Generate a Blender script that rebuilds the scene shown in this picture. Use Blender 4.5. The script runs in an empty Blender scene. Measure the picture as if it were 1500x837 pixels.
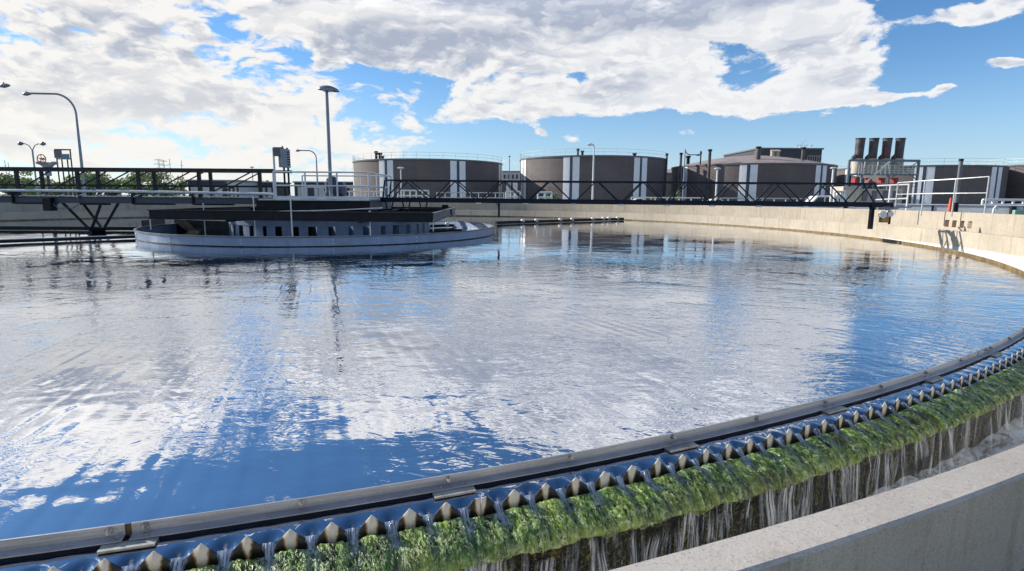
import bpy, math, random
import numpy as np
from mathutils import Vector, Matrix
random.seed(7); rng = np.random.default_rng(11)
S = bpy.context.scene; COL = S.collection
PI = math.pi; rad = math.radians

# ------------------------------------------------------------------ camera
H = 1.6
F_PX, PITCH, ROLL = 829.9, .155, .0065
fwd = Vector((0, math.cos(PITCH), -math.sin(PITCH)))
rt0 = Vector((1, 0, 0)); up0 = Vector((0, math.sin(PITCH), math.cos(PITCH)))
cr, sr = math.cos(ROLL), math.sin(ROLL)
rt = rt0*cr + up0*sr; upv = up0*cr - rt0*sr
cam_d = bpy.data.cameras.new('camera'); cam = bpy.data.objects.new('camera', cam_d); COL.objects.link(cam)
m = Matrix((rt, upv, -fwd)).transposed().to_4x4(); m.translation = Vector((0, 0, H)); cam.matrix_world = m
cam_d.sensor_width = 36; cam_d.lens = F_PX/1500*36; cam_d.clip_start = .05; cam_d.clip_end = 6000
S.camera = cam
def pt(px, py, D):
    """world point on the sight line of a photograph pixel at depth D (planning aid)"""
    d = fwd*F_PX + rt*(px-750) - upv*(py-418.5)
    return Vector((0, 0, H)) + d*(D/d.y)
def X(px, D, py=291): return pt(px, py, D).x
def Z(py, px, D): return pt(px, py, D).z

# ------------------------------------------------------------------ shader helper
class Nt:
    def __init__(s, tree): s.t = tree; s.n = tree.nodes; s.l = tree.links
    def node(s, typ, **kw):
        n = s.n.new(typ)
        for k, v in kw.items(): setattr(n, k, v)
        return n
    def put(s, sock, v):
        if isinstance(v, bpy.types.NodeSocket): s.l.new(v, sock)
        elif v is not None:
            if isinstance(v, (tuple, list)) and len(v) == 3 and sock.type == 'RGBA': v = (*v, 1)
            sock.default_value = v
    def math(s, op, a, b=None, c=None, clamp=False):
        n = s.node('ShaderNodeMath', operation=op, use_clamp=clamp)
        s.put(n.inputs[0], a); s.put(n.inputs[1], b); s.put(n.inputs[2], c); return n.outputs[0]
    def vmath(s, op, a, b=None, c=None):
        n = s.node('ShaderNodeVectorMath', operation=op)
        s.put(n.inputs[0], a); s.put(n.inputs[1], b)
        if c is not None: s.put(n.inputs[2], c)
        return n.outputs['Value'] if op in ('LENGTH', 'DOT_PRODUCT') else n.outputs[0]
    def noise(s, vec, scale, detail=4, rough=.5, dist=0, out=0):
        n = s.node('ShaderNodeTexNoise'); n.noise_dimensions = '3D'
        s.put(n.inputs['Vector'], vec); s.put(n.inputs['Scale'], scale); s.put(n.inputs['Detail'], detail)
        s.put(n.inputs['Roughness'], rough); s.put(n.inputs['Distortion'], dist); return n.outputs[out]
    def mr(s, v, a, b, c=0., d=1., smooth=True):
        n = s.node('ShaderNodeMapRange'); n.interpolation_type = 'SMOOTHSTEP' if smooth else 'LINEAR'
        s.put(n.inputs[0], v)
        for i, x in enumerate((a, b, c, d)): s.put(n.inputs[i+1], x)
        return n.outputs[0]
    def mix(s, f, a, b, mode='MIX'):
        n = s.node('ShaderNodeMix', data_type='RGBA', blend_type=mode)
        s.put(n.inputs[0], f); s.put(n.inputs[6], a); s.put(n.inputs[7], b); return n.outputs[2]
    def bump(s, h, strength=.3, dist=.01, normal=None):
        n = s.node('ShaderNodeBump'); s.put(n.inputs['Height'], h); n.inputs['Strength'].default_value = strength
        n.inputs['Distance'].default_value = dist
        if normal is not None: s.put(n.inputs['Normal'], normal)
        return n.outputs[0]
    def coord(s, which='Object'): return s.node('ShaderNodeTexCoord').outputs[which]
    def scaled(s, vec, sx, sy, sz): return s.vmath('MULTIPLY', vec, (sx, sy, sz))
    def sep(s, vec):
        n = s.node('ShaderNodeSeparateXYZ'); s.put(n.inputs[0], vec); return n.outputs
    def comb(s, x, y, z):
        n = s.node('ShaderNodeCombineXYZ'); s.put(n.inputs[0], x); s.put(n.inputs[1], y); s.put(n.inputs[2], z); return n.outputs[0]
def new_mat(name):
    mt = bpy.data.materials.new(name); mt.use_nodes = True; mt.node_tree.nodes.clear()
    n = Nt(mt.node_tree); o = n.node('ShaderNodeOutputMaterial'); return mt, n, o
def principled(n, o, col, rough=.6, metal=0., normal=None, **kw):
    b = n.node('ShaderNodeBsdfPrincipled'); n.put(b.inputs['Base Color'], col)
    n.put(b.inputs['Roughness'], rough); n.put(b.inputs['Metallic'], metal)
    if normal is not None: n.put(b.inputs['Normal'], normal)
    for k, v in kw.items(): n.put(b.inputs[k], v)
    n.l.new(b.outputs[0], o.inputs['Surface']); return b
def mat(name, col, rough=.55, metal=0., var=.12, scale=3., bump=.1, dirt=None, dscale=1.2):
    """weathered general surface: tone variation, optional dirt colour in patches, fine bump"""
    mt, n, o = new_mat(name); w = n.coord('Object')
    a = n.noise(w, scale, 6, .6); f = n.noise(w, scale*11, 3, .6)
    lo = tuple(c*(1-var*1.6) for c in col); hi = tuple(min(1, c*(1+var)) for c in col)
    c = n.mix(n.mr(a, .3, .7), lo, hi)
    if dirt: c = n.mix(n.mr(n.noise(n.scaled(w, 1, 1, .35), dscale*3, 8, .65), .5, .72, 0, .75), c, dirt)
    c = n.mix(n.mr(f, .35, .7, 0, .25), c, tuple(x*.6 for x in col))
    r = n.mr(a, .2, .8, max(0, rough-.12), min(1, rough+.12), False)
    principled(n, o, c, r, metal, n.bump(f, bump, .01), **{'Specular IOR Level': .22 if max(col) < .07 and rough > .36 else .5}); return mt

def concrete(name, col, stains=.5, lime=False):
    mt, n, o = new_mat(name); w = n.coord('Object'); xyz = n.sep(w)
    big = n.noise(w, .55, 5, .6); mid = n.noise(w, 3.5, 8, .65); fine = n.noise(w, 90, 3, .7)
    streak = n.noise(n.scaled(w, 5, 5, .35), 1.4, 7, .62)
    c = n.mix(n.mr(big, .3, .7), tuple(x*.84 for x in col), tuple(min(1, x*1.1) for x in col))
    c = n.mix(n.mr(mid, .42, .75, 0, .35), c, tuple(x*.72 for x in col))
    c = n.mix(n.mr(streak, .52, .75, 0, stains), c, (col[0]*.55, col[1]*.5, col[2]*.42))
    c = n.mix(n.mr(fine, .54, .66, 0, .6), c, tuple(x*.42 for x in col))
    c = n.mix(n.mr(n.noise(w, 150, 2, .6), .56, .68, 0, .5), c, tuple(min(1, x*1.5) for x in col))
    c = n.mix(n.mr(n.noise(w, 14, 6, .7), .52, .70, 0, .4), c, tuple(x*.62 for x in col))
    v = n.node('ShaderNodeTexVoronoi'); v.inputs['Scale'].default_value = 2.3; n.put(v.inputs['Vector'], w)
    holes = n.mr(v.outputs['Distance'], .03, .05, 1, 0)
    pick = n.mr(n.noise(w, 1.1, 2), .5, .56)
    c = n.mix(n.math('MULTIPLY', n.math('MULTIPLY', holes, pick), .7), c, (.06, .05, .04))
    if lime:
        z = n.math('ADD', xyz[2], n.math('MULTIPLY', n.math('SUBTRACT', mid, .5), .07))
        c = n.mix(n.mr(z, -.15, -.11, .9, 0), c, (.72, .70, .64))
    h = n.math('ADD', n.math('MULTIPLY', fine, .4), mid)
    principled(n, o, c, n.mr(mid, .3, .7, .75, .95, False), 0, n.bump(h, .5, .006)); return mt

M = {}
M['wall_concrete'] = concrete('wall_concrete', (.49, .43, .34), .85, True)
M['outer_concrete'] = concrete('outer_concrete', (.46, .405, .325), .9)
M['coping'] = concrete('coping', (.50, .46, .41), .12)
M['white_metal'] = mat('white_metal', (.72, .75, .78), .4, .0, .05, 4, .03)
M['galv'] = mat('galvanised', (.50, .53, .56), .38, .75, .18, 7, .08, dirt=(.3, .31, .31))
M['rail_galv'] = mat('rail_galvanised', (.58, .60, .60), .42, .5, .1, 9, .05)
M['dark_truss'] = mat('dark_truss', (.010, .016, .034), .38, .3, .3, 6, .06)
M['brown_truss'] = mat('brown_truss', (.035, .033, .040), .45, .2, .3, 6, .06)
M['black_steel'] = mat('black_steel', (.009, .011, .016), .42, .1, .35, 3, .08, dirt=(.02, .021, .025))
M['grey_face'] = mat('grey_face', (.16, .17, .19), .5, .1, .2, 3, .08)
M['blue_frp'] = mat('blue_fibreglass', (.27, .36, .52), .35, .0, .10, 1.4, .04, dirt=(.24, .28, .36))
M['blue_dark'] = mat('blue_dark', (.05, .085, .15), .4, .0, .2, 2, .05)
M['vane'] = mat('vane_blue', (.13, .19, .30), .4, 0, .12, 2, .04, dirt=(.09, .12, .17))
M['bolt'] = mat('bolt_steel', (.5, .5, .5), .25, .9, .3, 40, .1)
M['lamp_grey'] = mat('lamp_grey', (.24, .28, .34), .4, .4, .1, 5, .04)
M['lamp_white'] = mat('lamp_white', (.7, .72, .74), .4, .1, .05, 5, .04)
M['beige'] = mat('beige_paint', (.55, .50, .40), .6, 0, .1, 1, .05, dirt=(.3, .26, .2))
M['stack'] = mat('stack_steel', (.085, .08, .085), .5, .3, .35, .8, .05, dirt=(.2, .13, .09))
M['steel_blue'] = mat('frame_steel', (.16, .20, .24), .5, .3, .15, 3, .05)
M['red'] = mat('red_paint', (.38, .05, .045), .45, 0, .15, 4, .05)
M['rust'] = mat('rust', (.62, .32, .10), .8, 0, .3, 8, .3)
M['valve'] = mat('valve_paint', (.28, .31, .40), .45, 0, .1, 3, .05)
M['motor'] = mat('motor_blue', (.03, .05, .10), .35, .1, .2, 4, .05)
M['tarp'] = mat('tarp_blue', (.03, .16, .5), .5, 0, .2, 9, .1)
M['car_white'] = mat('car_white', (.75, .75, .74), .25, 0, .03, 2, .01)
M['glass'] = mat('dark_glass', (.02, .025, .03), .08, 0, .1, 2, .0)
M['rubber'] = mat('rubber', (.02, .02, .02), .8)
M['pale_wall'] = mat('pale_wall', (.50, .55, .62), .7, 0, .06, .5, .05, dirt=(.33, .36, .4))
M['dark_hole'] = mat('dark_hole', (.02, .022, .03), .8)
M['stain'] = mat('iron_stain', (.10, .055, .035), .9, 0, .3, 9, .3)
M['stain_pale'] = mat('iron_stain_pale', (.25, .2, .15), .9, 0, .3, 9, .3)
M['build_dark'] = mat('cladding_dark', (.055, .062, .08), .6, .1, .1, .3, .02)
M['build_brown'] = mat('cladding_brown', (.17, .12, .10), .7, 0, .1, .3, .02)
M['build_white'] = mat('render_white', (.62, .63, .63), .7, 0, .06, .2, .02, dirt=(.45, .44, .42))
M['roof_grey'] = mat('roof_grey', (.30, .31, .33), .6, 0, .12, .3, .05)
M['bark'] = mat('bark', (.10, .075, .055), .9, 0, .3, 6, .6)
M['knob'] = mat('white_float', (.8, .8, .78), .5, 0, .05, 8, .05)
M['cone'] = mat('cone_red', (.75, .10, .06), .5, 0, .05, 8, .02)

def panel_mat(name, a, b, seam=1.):
    """painted sheet, slight tone shift and fine vertical ribs around a cylinder (UV u in metres)"""
    mt, n, o = new_mat(name); uv = n.coord('UV'); x = n.sep(uv)
    w = n.coord('Object')
    big = n.noise(n.scaled(uv, .12, .25, 1), 1, 6, .6)
    c = n.mix(n.mr(big, .3, .7), a, b)
    brick = n.node('ShaderNodeTexBrick'); n.put(brick.inputs['Vector'], uv)
    brick.inputs['Scale'].default_value = 1; brick.inputs['Brick Width'].default_value = 1.2; brick.inputs['Row Height'].default_value = .35
    brick.inputs['Mortar Size'].default_value = .035
    brick.inputs['Color1'].default_value = (1, 1, 1, 1); brick.inputs['Color2'].default_value = (.78, .78, .78, 1); brick.inputs['Mortar'].default_value = (.6, .6, .6, 1)
    c = n.mix(.35, c, brick.outputs[0], 'MULTIPLY')
    st = n.noise(n.scaled(uv, 1.2, .06, 1), 1, 6, .6)
    c = n.mix(n.mr(st, .52, .8, 0, .45), c, (.24, .22, .21))
    principled(n, o, c, .75, 0, n.bump(brick.outputs[1], .4, .02)); return mt
M['tank_shell'] = panel_mat('tank_masonry', (.118, .100, .102), (.165, .140, .138))
M['stripe'] = mat('stripe_paint', (.93, .95, .98), .6, 0, .04, .8, .03, dirt=(.72, .76, .80))
M['dome'] = mat('dome_roof', (.36, .30, .28), .6, .1, .15, .3, .05, dirt=(.3, .19, .15))

# ------------------------------------------------------------------ object helpers
class MB:
    def __init__(s): s.v = []; s.f = []; s.uv = None; s.mi = []
    def add(s, vs, fs, mi=0):
        b = len(s.v); s.v += [tuple(v) for v in vs]; s.f += [tuple(i+b for i in f) for f in fs]; s.mi += [mi]*len(fs); return s
    def box(s, x0, y0, z0, x1, y1, z1, M_=None, mi=0):
        vs = [Vector(p) for p in ((x0,y0,z0),(x1,y0,z0),(x1,y1,z0),(x0,y1,z0),(x0,y0,z1),(x1,y0,z1),(x1,y1,z1),(x0,y1,z1))]
        if M_ is not None: vs = [M_ @ v for v in vs]
        return s.add(vs, [(0,3,2,1),(4,5,6,7),(0,1,5,4),(1,2,6,5),(2,3,7,6),(3,0,4,7)], mi)
    def bar(s, a, b, w, h=None, up=(0,0,1), mi=0):
        a, b = Vector(a), Vector(b); h = h or w; d = b-a; L = d.length
        if L < 1e-6: return s
        d.normalize(); u = Vector(up); sd = d.cross(u)
        if sd.length < 1e-4: sd = d.cross(Vector((1,0,0)))
        sd.normalize(); u = sd.cross(d); R = Matrix((sd, d, u)).transposed().to_4x4(); R.translation = a
        return s.box(-w/2, 0, -h/2, w/2, L, h/2, R, mi)
    def tube(s, pts, r, n=10, cap=True, mi=0):
        pts = [Vector(p) for p in pts]; rs = r if isinstance(r, (list, tuple)) else [r]*len(pts)
        vs = []; prev = None
        for i, p in enumerate(pts):
            d = (pts[min(i+1, len(pts)-1)] - pts[max(i-1, 0)]).normalized()
            if prev is None: sd = d.cross(Vector((0,0,1)) if abs(d.z) < .95 else Vector((1,0,0))).normalized()
            else: sd = (prev - d*prev.dot(d)).normalized()
            prev = sd; u = d.cross(sd)
            vs += [p + (sd*math.cos(2*PI*k/n) + u*math.sin(2*PI*k/n))*rs[i] for k in range(n)]
        fs = [(i*n+k, i*n+(k+1)%n, (i+1)*n+(k+1)%n, (i+1)*n+k) for i in range(len(pts)-1) for k in range(n)]
        if cap: fs += [tuple(range(n))[::-1], tuple((len(pts)-1)*n+k for k in range(n))]
        return s.add(vs, fs, mi)
    def lathe(s, prof, cx, cy, n=32, mi=0, closed=False):
        vs = [(cx+r*math.cos(2*PI*k/n), cy+r*math.sin(2*PI*k/n), z) for r, z in prof for k in range(n)]
        m_ = len(prof)
        fs = [(i*n+k, i*n+(k+1)%n, ((i+1)%m_)*n+(k+1)%n, ((i+1)%m_)*n+k) for i in range(m_ if closed else m_-1) for k in range(n)]
        return s.add(vs, fs, mi)
    def arc(s, prof, c, t0, t1, n, mi=0, closed=True):
        """sweep a closed (r,z) profile round centre c from angle t0 to t1 (0 = towards -Y)"""
        full = abs(t1-t0-2*PI) < 1e-6; k = 0; vs = []
        N = n if full else n+1
        for i in range(N):
            t = t0+(t1-t0)*i/n
            pr = prof(t) if callable(prof) else prof
            k = len(pr)
            vs += [(c[0]+r*math.sin(t), c[1]-r*math.cos(t), z) for r, z in pr]
        fs = []
        for i in range(n):
            j = (i+1) % N
            for q in range(k if closed else k-1):
                fs.append((i*k+q, j*k+q, j*k+(q+1)%k, i*k+(q+1)%k))
        if closed and not full: fs += [tuple(range(k))[::-1], tuple((N-1)*k+q for q in range(k))]
        return s.add(vs, fs, mi)
    def build(s, name, m_, parent=None, smooth=False, bevel=0, loc=None, weld=False):
        me = bpy.data.meshes.new(name); me.from_pydata(s.v, [], s.f); me.validate()
        for mm in (m_ if isinstance(m_, (list, tuple)) else [m_]): me.materials.append(mm)
        if max(s.mi, default=0) > 0 and len(me.polygons) == len(s.mi): me.polygons.foreach_set('material_index', s.mi)
        import bmesh
        bm = bmesh.new(); bm.from_mesh(me); bmesh.ops.recalc_face_normals(bm, faces=bm.faces[:]); bm.to_mesh(me); bm.free()
        if smooth: smooth_by(me, 35)
        o = bpy.data.objects.new(name, me); COL.objects.link(o)
        if parent is not None:
            o.parent = parent; o.matrix_parent_inverse = Matrix.Translation(-Vector(parent.location)) if parent.get('_abs', 1) else Matrix()
        if bevel:
            b = o.modifiers.new('bevel', 'BEVEL'); b.width = bevel; b.segments = 2; b.limit_method = 'ANGLE'
        return o
def smooth_by(me, deg):
    me.polygons.foreach_set('use_smooth', [True]*len(me.polygons))
    try: me.set_sharp_from_angle(angle=rad(deg))
    except Exception: pass
def np_mesh(name, V, Fq, material, parent=None, smooth=True, uv=None):
    me = bpy.data.meshes.new(name); V = np.asarray(V, np.float32); Fq = np.asarray(Fq, np.int32)
    k = Fq.shape[1]
    me.vertices.add(len(V)); me.vertices.foreach_set('co', V.ravel())
    me.loops.add(Fq.size); me.loops.foreach_set('vertex_index', Fq.ravel())
    me.polygons.add(len(Fq)); me.polygons.foreach_set('loop_start', np.arange(0, Fq.size, k, dtype=np.int32))
    me.polygons.foreach_set('loop_total', np.full(len(Fq), k, np.int32))
    me.update(calc_edges=True); me.validate()
    if smooth: me.polygons.foreach_set('use_smooth', [True]*len(me.polygons))
    if uv is not None:
        l = me.uv_layers.new(name='UVMap'); l.data.foreach_set('uv', np.asarray(uv, np.float32)[Fq.ravel()].ravel())
    me.materials.append(material)
    o = bpy.data.objects.new(name, me); COL.objects.link(o)
    if parent is not None: o.parent = parent; o.matrix_parent_inverse = Matrix.Translation(-Vector(parent.location))
    return o
def tag(o, label=None, cat=None, group=None, kind=None):
    if label: o['label'] = label
    if cat: o['category'] = cat
    if group: o['group'] = group
    if kind: o['kind'] = kind
    return o
def thing(name, loc, label, cat, group=None):
    o = bpy.data.objects.new(name, None); COL.objects.link(o); o.location = loc; return tag(o, label, cat, group)
def copy_thing(root, loc, label=None, rz=None, sc=None):
    r = root.copy(); COL.objects.link(r); r.location = loc
    if label: r['label'] = label
    if rz is not None: r.rotation_euler = (0, 0, rz)
    if sc is not None: r.scale = (sc, sc, sc)
    for ch in list(root.children):
        c = ch.copy(); COL.objects.link(c); c.parent = r
        for g in list(ch.children):
            d = g.copy(); COL.objects.link(d); d.parent = c
    return r
def grid_faces(nu, nv):
    i = np.arange(nu-1)[:, None]; j = np.arange(nv-1)[None, :]
    a = i*nv+j; return np.stack([a, a+nv, a+nv+1, a+1], -1).reshape(-1, 4)

# ------------------------------------------------------------------ sky, clouds, sun
RIDGE0 = 1.25
SUN_EL, SUN_AZ = 25., -70.          # azimuth clockwise from +Y
def build_world():
    w = bpy.data.worlds.new('World'); S.world = w; w.use_nodes = True; w.node_tree.nodes.clear()
    n = Nt(w.node_tree); out = n.node('ShaderNodeOutputWorld'); bg = n.node('ShaderNodeBackground')
    sky = n.node('ShaderNodeTexSky'); sky.sky_type = 'NISHITA'; sky.sun_disc = False
    sky.sun_elevation = rad(SUN_EL); sky.sun_rotation = rad(SUN_AZ); sky.altitude = 1500; sky.air_density = 1.1; sky.dust_density = .5; sky.ozone_density = 2.5
    d = n.vmath('NORMALIZE', n.coord('Generated')); x, y, z = n.sep(d)
    az = n.math('MULTIPLY', n.math('ARCTAN2', x, y), 180/PI)
    el = n.math('MULTIPLY', n.math('ARCSINE', z), 180/PI)
    p = n.comb(az, el, 0.)
    # warp
    wn = n.vmath('SUBTRACT', n.noise(n.scaled(p, .09, .16, 1), 1., 5, .6, out=1), (.5, .5, .5))
    wp = n.vmath('ADD', p, n.scaled(wn, 6., 3.6, 0))
    def blobs(lst, base):
        acc = base
        for a, e, sa, se, wt in lst:
            v = n.vmath('MULTIPLY', n.vmath('SUBTRACT', wp, (a, e, 0)), (1/sa, 1/se, 0))
            g = n.mr(n.vmath('LENGTH', v), .25, 1.6, wt, 0.)
            acc = n.math('ADD', acc, g)
        return acc
    cover = blobs(COVER, -.02)
    def dens(off=(0, 0, 0), detail=9):
        q = n.vmath('ADD', wp, off)
        a = n.noise(n.scaled(q, .085, .20, 1), 1., detail, .64, .25)
        b = n.noise(n.scaled(n.vmath('ADD', q, (31, 17, 5)), .26, .62, 1), 1., detail, .66, .15)
        vo = n.node('ShaderNodeTexNoise'); vo.noise_type = 'RIDGED_MULTIFRACTAL'; vo.normalize = False
        n.put(vo.inputs['Vector'], n.scaled(n.vmath('ADD', q, (7, 3, 2)), .22, .42, 1)); vo.inputs['Scale'].default_value = 1.; vo.inputs['Detail'].default_value = 6. if detail > 6 else 3.
        vo.inputs['Roughness'].default_value = .55; vo.inputs['Offset'].default_value = .9; vo.inputs['Gain'].default_value = 1.6; vo.inputs['Distortion'].default_value = .3
        c = n.math('ADD', .5, n.math('MULTIPLY', n.math('SUBTRACT', RIDGE0, vo.outputs[0]), .22))
        t_ = n.math('ADD', n.math('ADD', n.math('MULTIPLY', a, .46), n.math('MULTIPLY', b, .30)), n.math('MULTIPLY', c, .24))
        return n.math('ADD', n.math('MULTIPLY', n.math('SUBTRACT', t_, .5), 1.75), .485)
    d0 = n.math('ADD', dens(), cover)
    d1 = n.math('ADD', dens((-.7, .5, 0), 4), cover)
    alpha = n.mr(d0, .505, .615)
    lit = n.mr(n.math('SUBTRACT', d0, d1), -.03, .05)                 # side turned to the sun
    thick = n.mr(d1, .55, .78)
    grey = n.mr(n.noise(n.scaled(n.vmath('ADD', wp, (80, 3, 9)), .055, .21, 1), 1., 4, .55, .3), .40, .58)
    gb = n.math('ADD', n.mr(n.vmath('LENGTH', n.vmath('MULTIPLY', n.vmath('SUBTRACT', wp, (11, 20, 0)), (1/17, 1/4.5, 0))), .2, 1.5, 1.1, 0), n.mr(n.vmath('LENGTH', n.vmath('MULTIPLY', n.vmath('SUBTRACT', wp, (-30, 12, 0)), (1/13, 1/1.8, 0))), .2, 1.5, .7, 0))
    grey = n.math('ADD', grey, n.math('MULTIPLY', gb, n.mr(n.noise(n.scaled(wp, .2, .5, 1), 1., 7, .62, .4), .42, .60)), clamp=True)
    shade = n.math('MULTIPLY', thick, n.math('ADD', .22, n.math('MULTIPLY', grey, .78)))
    shade = n.math('SUBTRACT', shade, n.math('MULTIPLY', lit, .18), clamp=True)
    up = n.mr(el, 2, 14)
    shade = n.math('MULTIPLY', shade, n.math('ADD', .35, n.math('MULTIPLY', up, .65)))
    cw = n.mix(n.mr(az, -45, 30), (7.1, 6.9, 6.55), (6.7, 6.75, 6.85))
    cw = n.mix(n.mr(el, 15.5, 20), cw, n.mix(n.mr(az, -45, 30), (12.2, 11.8, 11.3), (10.8, 10.8, 11.0)))
    cg = n.mix(n.mr(az, -45, 30), (3.3, 3.6, 4.3), (3.0, 3.4, 4.3))
    cg = n.mix(n.mr(el, 15.5, 20), cg, (3.9, 4.3, 5.3))
    ccol = n.mix(shade, cw, cg)
    blue = n.mix(1., sky.outputs[0], SKY_TINT, 'MULTIPLY')
    blue = n.mix(n.mr(el, 26, 60, 0, .5), blue, n.mix(1., blue, (.25, .32, .45), 'MULTIPLY'))
    # pale band of air low over the horizon, warmer towards the sun
    hz = n.math('POWER', n.mr(el, -1, 15, 1, 0, False), 2.2)
    hcol = n.mix(n.mr(az, -40, 5), (6.8, 6.7, 6.35), (4.5, 5.3, 6.1))
    hamt = n.math('MULTIPLY', hz, n.mr(az, -20, 30, .95, .97))
    blue = n.mix(hamt, blue, hcol)
    ccol = n.mix(n.math('MULTIPLY', hz, .5), ccol, (6.9, 6.8, 6.45))
    c = n.mix(n.math('MULTIPLY', alpha, .97), blue, ccol)
    c = n.mix(n.mr(z, -.02, -.001, 1, 0), c, (2.0, 2.0, 2.0))
    n.put(bg.inputs[0], c); bg.inputs[1].default_value = .1
    n.l.new(bg.outputs[0], out.inputs[0])
    w.cycles.sampling_method = 'MANUAL'; w.cycles.sample_map_resolution = 512
SKY_TINT = (.62, .90, 1.12)
COVER = [
    (-36, 15, 20, 9, .13), (-15, 16.5, 13, 5, .15), (4, 15.5, 16, 6.5, .20), (19, 16, 10, 5.5, .20), (27, 14, 4.5, 5, .18),
    (-36, 5, 20, 5, .12), (-16, 7.5, 7, 2.5, .07), (10, 9.6, 8, 2.0, .14), (-3, 8.6, 6, 1.6, .10), (28, 10.4, 5, 2, .10),
    (22, 8.5, 8, .8, .20), (32, 8.0, 5.5, .55, .42), (14, 9.3, 6, 1.2, .08), (-9, 3.5, 9, 2.4, .07),
    (12, 4.8, 24, 2.2, -.14), (30, 5.2, 16, 1.9, -.13), (40, 10.5, 6.5, 7, -.20), (48, 14, 14, 16, -.18), (33.5, 16, 2.5, 6, -.14),
    (20.4, 13.7, 3.6, 1.8, -.22), (22.5, 11.2, 3.2, 1.1, -.17), (6, 11.4, 1.5, .5, -.18),
    (37.5, 13.4, 4.2, .9, .50), (42, 14.8, 4, 1.1, .50), (39.6, 9.6, 1.9, .55, .46), (36.4, 8.6, 1.1, .35, .44), (3, 5.8, .9, .45, .2), (5.6, 5.6, .9, .4, .2), (16.5, 5.9, 2, .35, .2),
    (-12.5, 11.0, 4.2, 1.4, -.17), (-25.5, 14.4, 1.5, .9, -.17), (-20, 12.8, 1.6, .8, -.15), (-8, 9.3, 1.6, 1.3, -.10),
    (4, 20.5, 24, 5, .13), (-38, 19, 8, 5, .12), (-24, 19, 5, 4, -.13), (-14, 22.5, 4.5, 3.4, .12), (-16, 18.5, 3, 1.2, -.14),
    (-32, 30, 22, 4.5, -.11), (-6, 30, 13, 4, -.09), (10, 26, 12, 3.4, .08),
    (0, 62, 120, 22, -.17),
]
build_world()
sd = bpy.data.lights.new('sun', 'SUN'); sd.energy = 4.6; sd.angle = rad(.6); sd.color = (1, .93, .82)
so = bpy.data.objects.new('sun', sd); COL.objects.link(so)
sv = Vector((math.sin(rad(SUN_AZ))*math.cos(rad(SUN_EL)), math.cos(rad(SUN_AZ))*math.cos(rad(SUN_EL)), math.sin(rad(SUN_EL))))
so.rotation_euler = (-sv).to_track_quat('-Z', 'Y').to_euler(); so.location = (0, 0, 60)

# ------------------------------------------------------------------ the round settling tank
C = (-5.3409*H, 15.4791*H)
RB = 14.568*H                 # scum baffle
RW = 14.692*H                 # weir plates
RA = 14.826*H                 # outer edge of the weir ledge
TEETH = 2*PI/780
TSEAM = .3648                 # one plate joint
def P(R, t, z=0.): return Vector((C[0]+R*math.sin(t), C[1]-R*math.cos(t), z))
def blend(t, a, b):
    t = abs((t+PI) % (2*PI) - PI); k = min(1, max(0, (t-.6)/.8)); k = k*k*(3-2*k); return a+(b-a)*k
def r_chan(t): return blend(t, 24.70, 25.40)
def z_chan(t): return blend(t, .385, .45)

# ground
def ground():
    mt, n, o = new_mat('ground'); w = n.coord('Object')
    a = n.noise(w, .05, 6, .6); b = n.noise(w, 1.5, 6, .65); c = n.noise(w, 30, 3, .6)
    col = n.mix(n.mr(a, .4, .6), (.20, .18, .145), (.13, .15, .07))
    col = n.mix(n.mr(b, .4, .75, 0, .5), col, (.27, .24, .2))
    principled(n, o, col, .95, 0, n.bump(c, .4, .02))
    g = MB(); g.arc([(25.6, -.14), (60, -.14), (300, -.14), (4500, -.14)], C, 0, 2*PI, 128, closed=False)
    tag(g.build('ground', mt), kind='structure')
    mt2, n, o = new_mat('grass'); w = n.coord('Object')
    col = n.mix(n.mr(n.noise(w, .06, 6, .6), .35, .65), (.05, .09, .02), (.14, .15, .05))
    principled(n, o, col, .95, 0, n.bump(n.noise(w, 3, 6, .7), .6, .1))
    l = MB(); l.add([(-260, 60, -.10), (-26, 60, -.10), (-30, 240, -.10), (-330, 240, -.10)], [(0, 1, 2, 3)])
    tag(l.build('lawn', mt2), kind='structure')
    mt3 = mat('paving', (.30, .29, .27), .9, 0, .12, .4, .1)
    r = MB(); r.add([(-60, 62, -.08), (120, 56, -.08), (120, 96, -.08), (-60, 96, -.08)], [(0, 1, 2, 3)])
    tag(r.build('service_road', mt3), kind='structure')
ground()

# tank floor and inner wall (below the water), ledge body, channel
b = MB(); b.arc([(RW+.02, -.10), (RW+.02, -1.6), (0.5, -2.0)], C, 0, 2*PI, 160, closed=False)
o = b.build('tank_floor', mat('submerged', (.03, .05, .05), .9)); tag(o, kind='structure')

def ledge_material():
    mt, n, o = new_mat('mossy_wall'); w = n.coord('Object'); z = n.sep(w)[2]
    a = n.noise(w, 6, 8, .7); b_ = n.noise(w, 38, 6, .75); s_ = n.noise(n.scaled(w, 16, 16, 1.6), 1, 5, .6)
    c = n.mix(n.mr(a, .38, .62), (.004, .005, .003), (.030, .028, .008))
    c = n.mix(n.mr(b_, .53, .61, 0, .9), c, (.33, .30, .055))
    c = n.mix(n.mr(n.noise(w, 75, 4, .75), .58, .66, 0, .8), c, (.55, .50, .20))
    c = n.mix(n.mr(s_, .46, .60, 0, .85), c, (.004, .006, .004))
    principled(n, o, c, .4, 0, n.bump(n.math('ADD', a, b_), 1., .03), **{'Specular IOR Level': .35}); return mt
b = MB(); b.arc([(RW+.025, -.10), (RA-.05, -.16), (RA-.035, -.19), (RA-.05, -.85), (RW+.025, -.85)], C, -.2, 2*PI-.2, 720)
tag(b.build('weir_wall', ledge_material(), smooth=True), 'low dark mossy concrete wall carrying the notched weir round the tank', 'wall')

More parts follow.
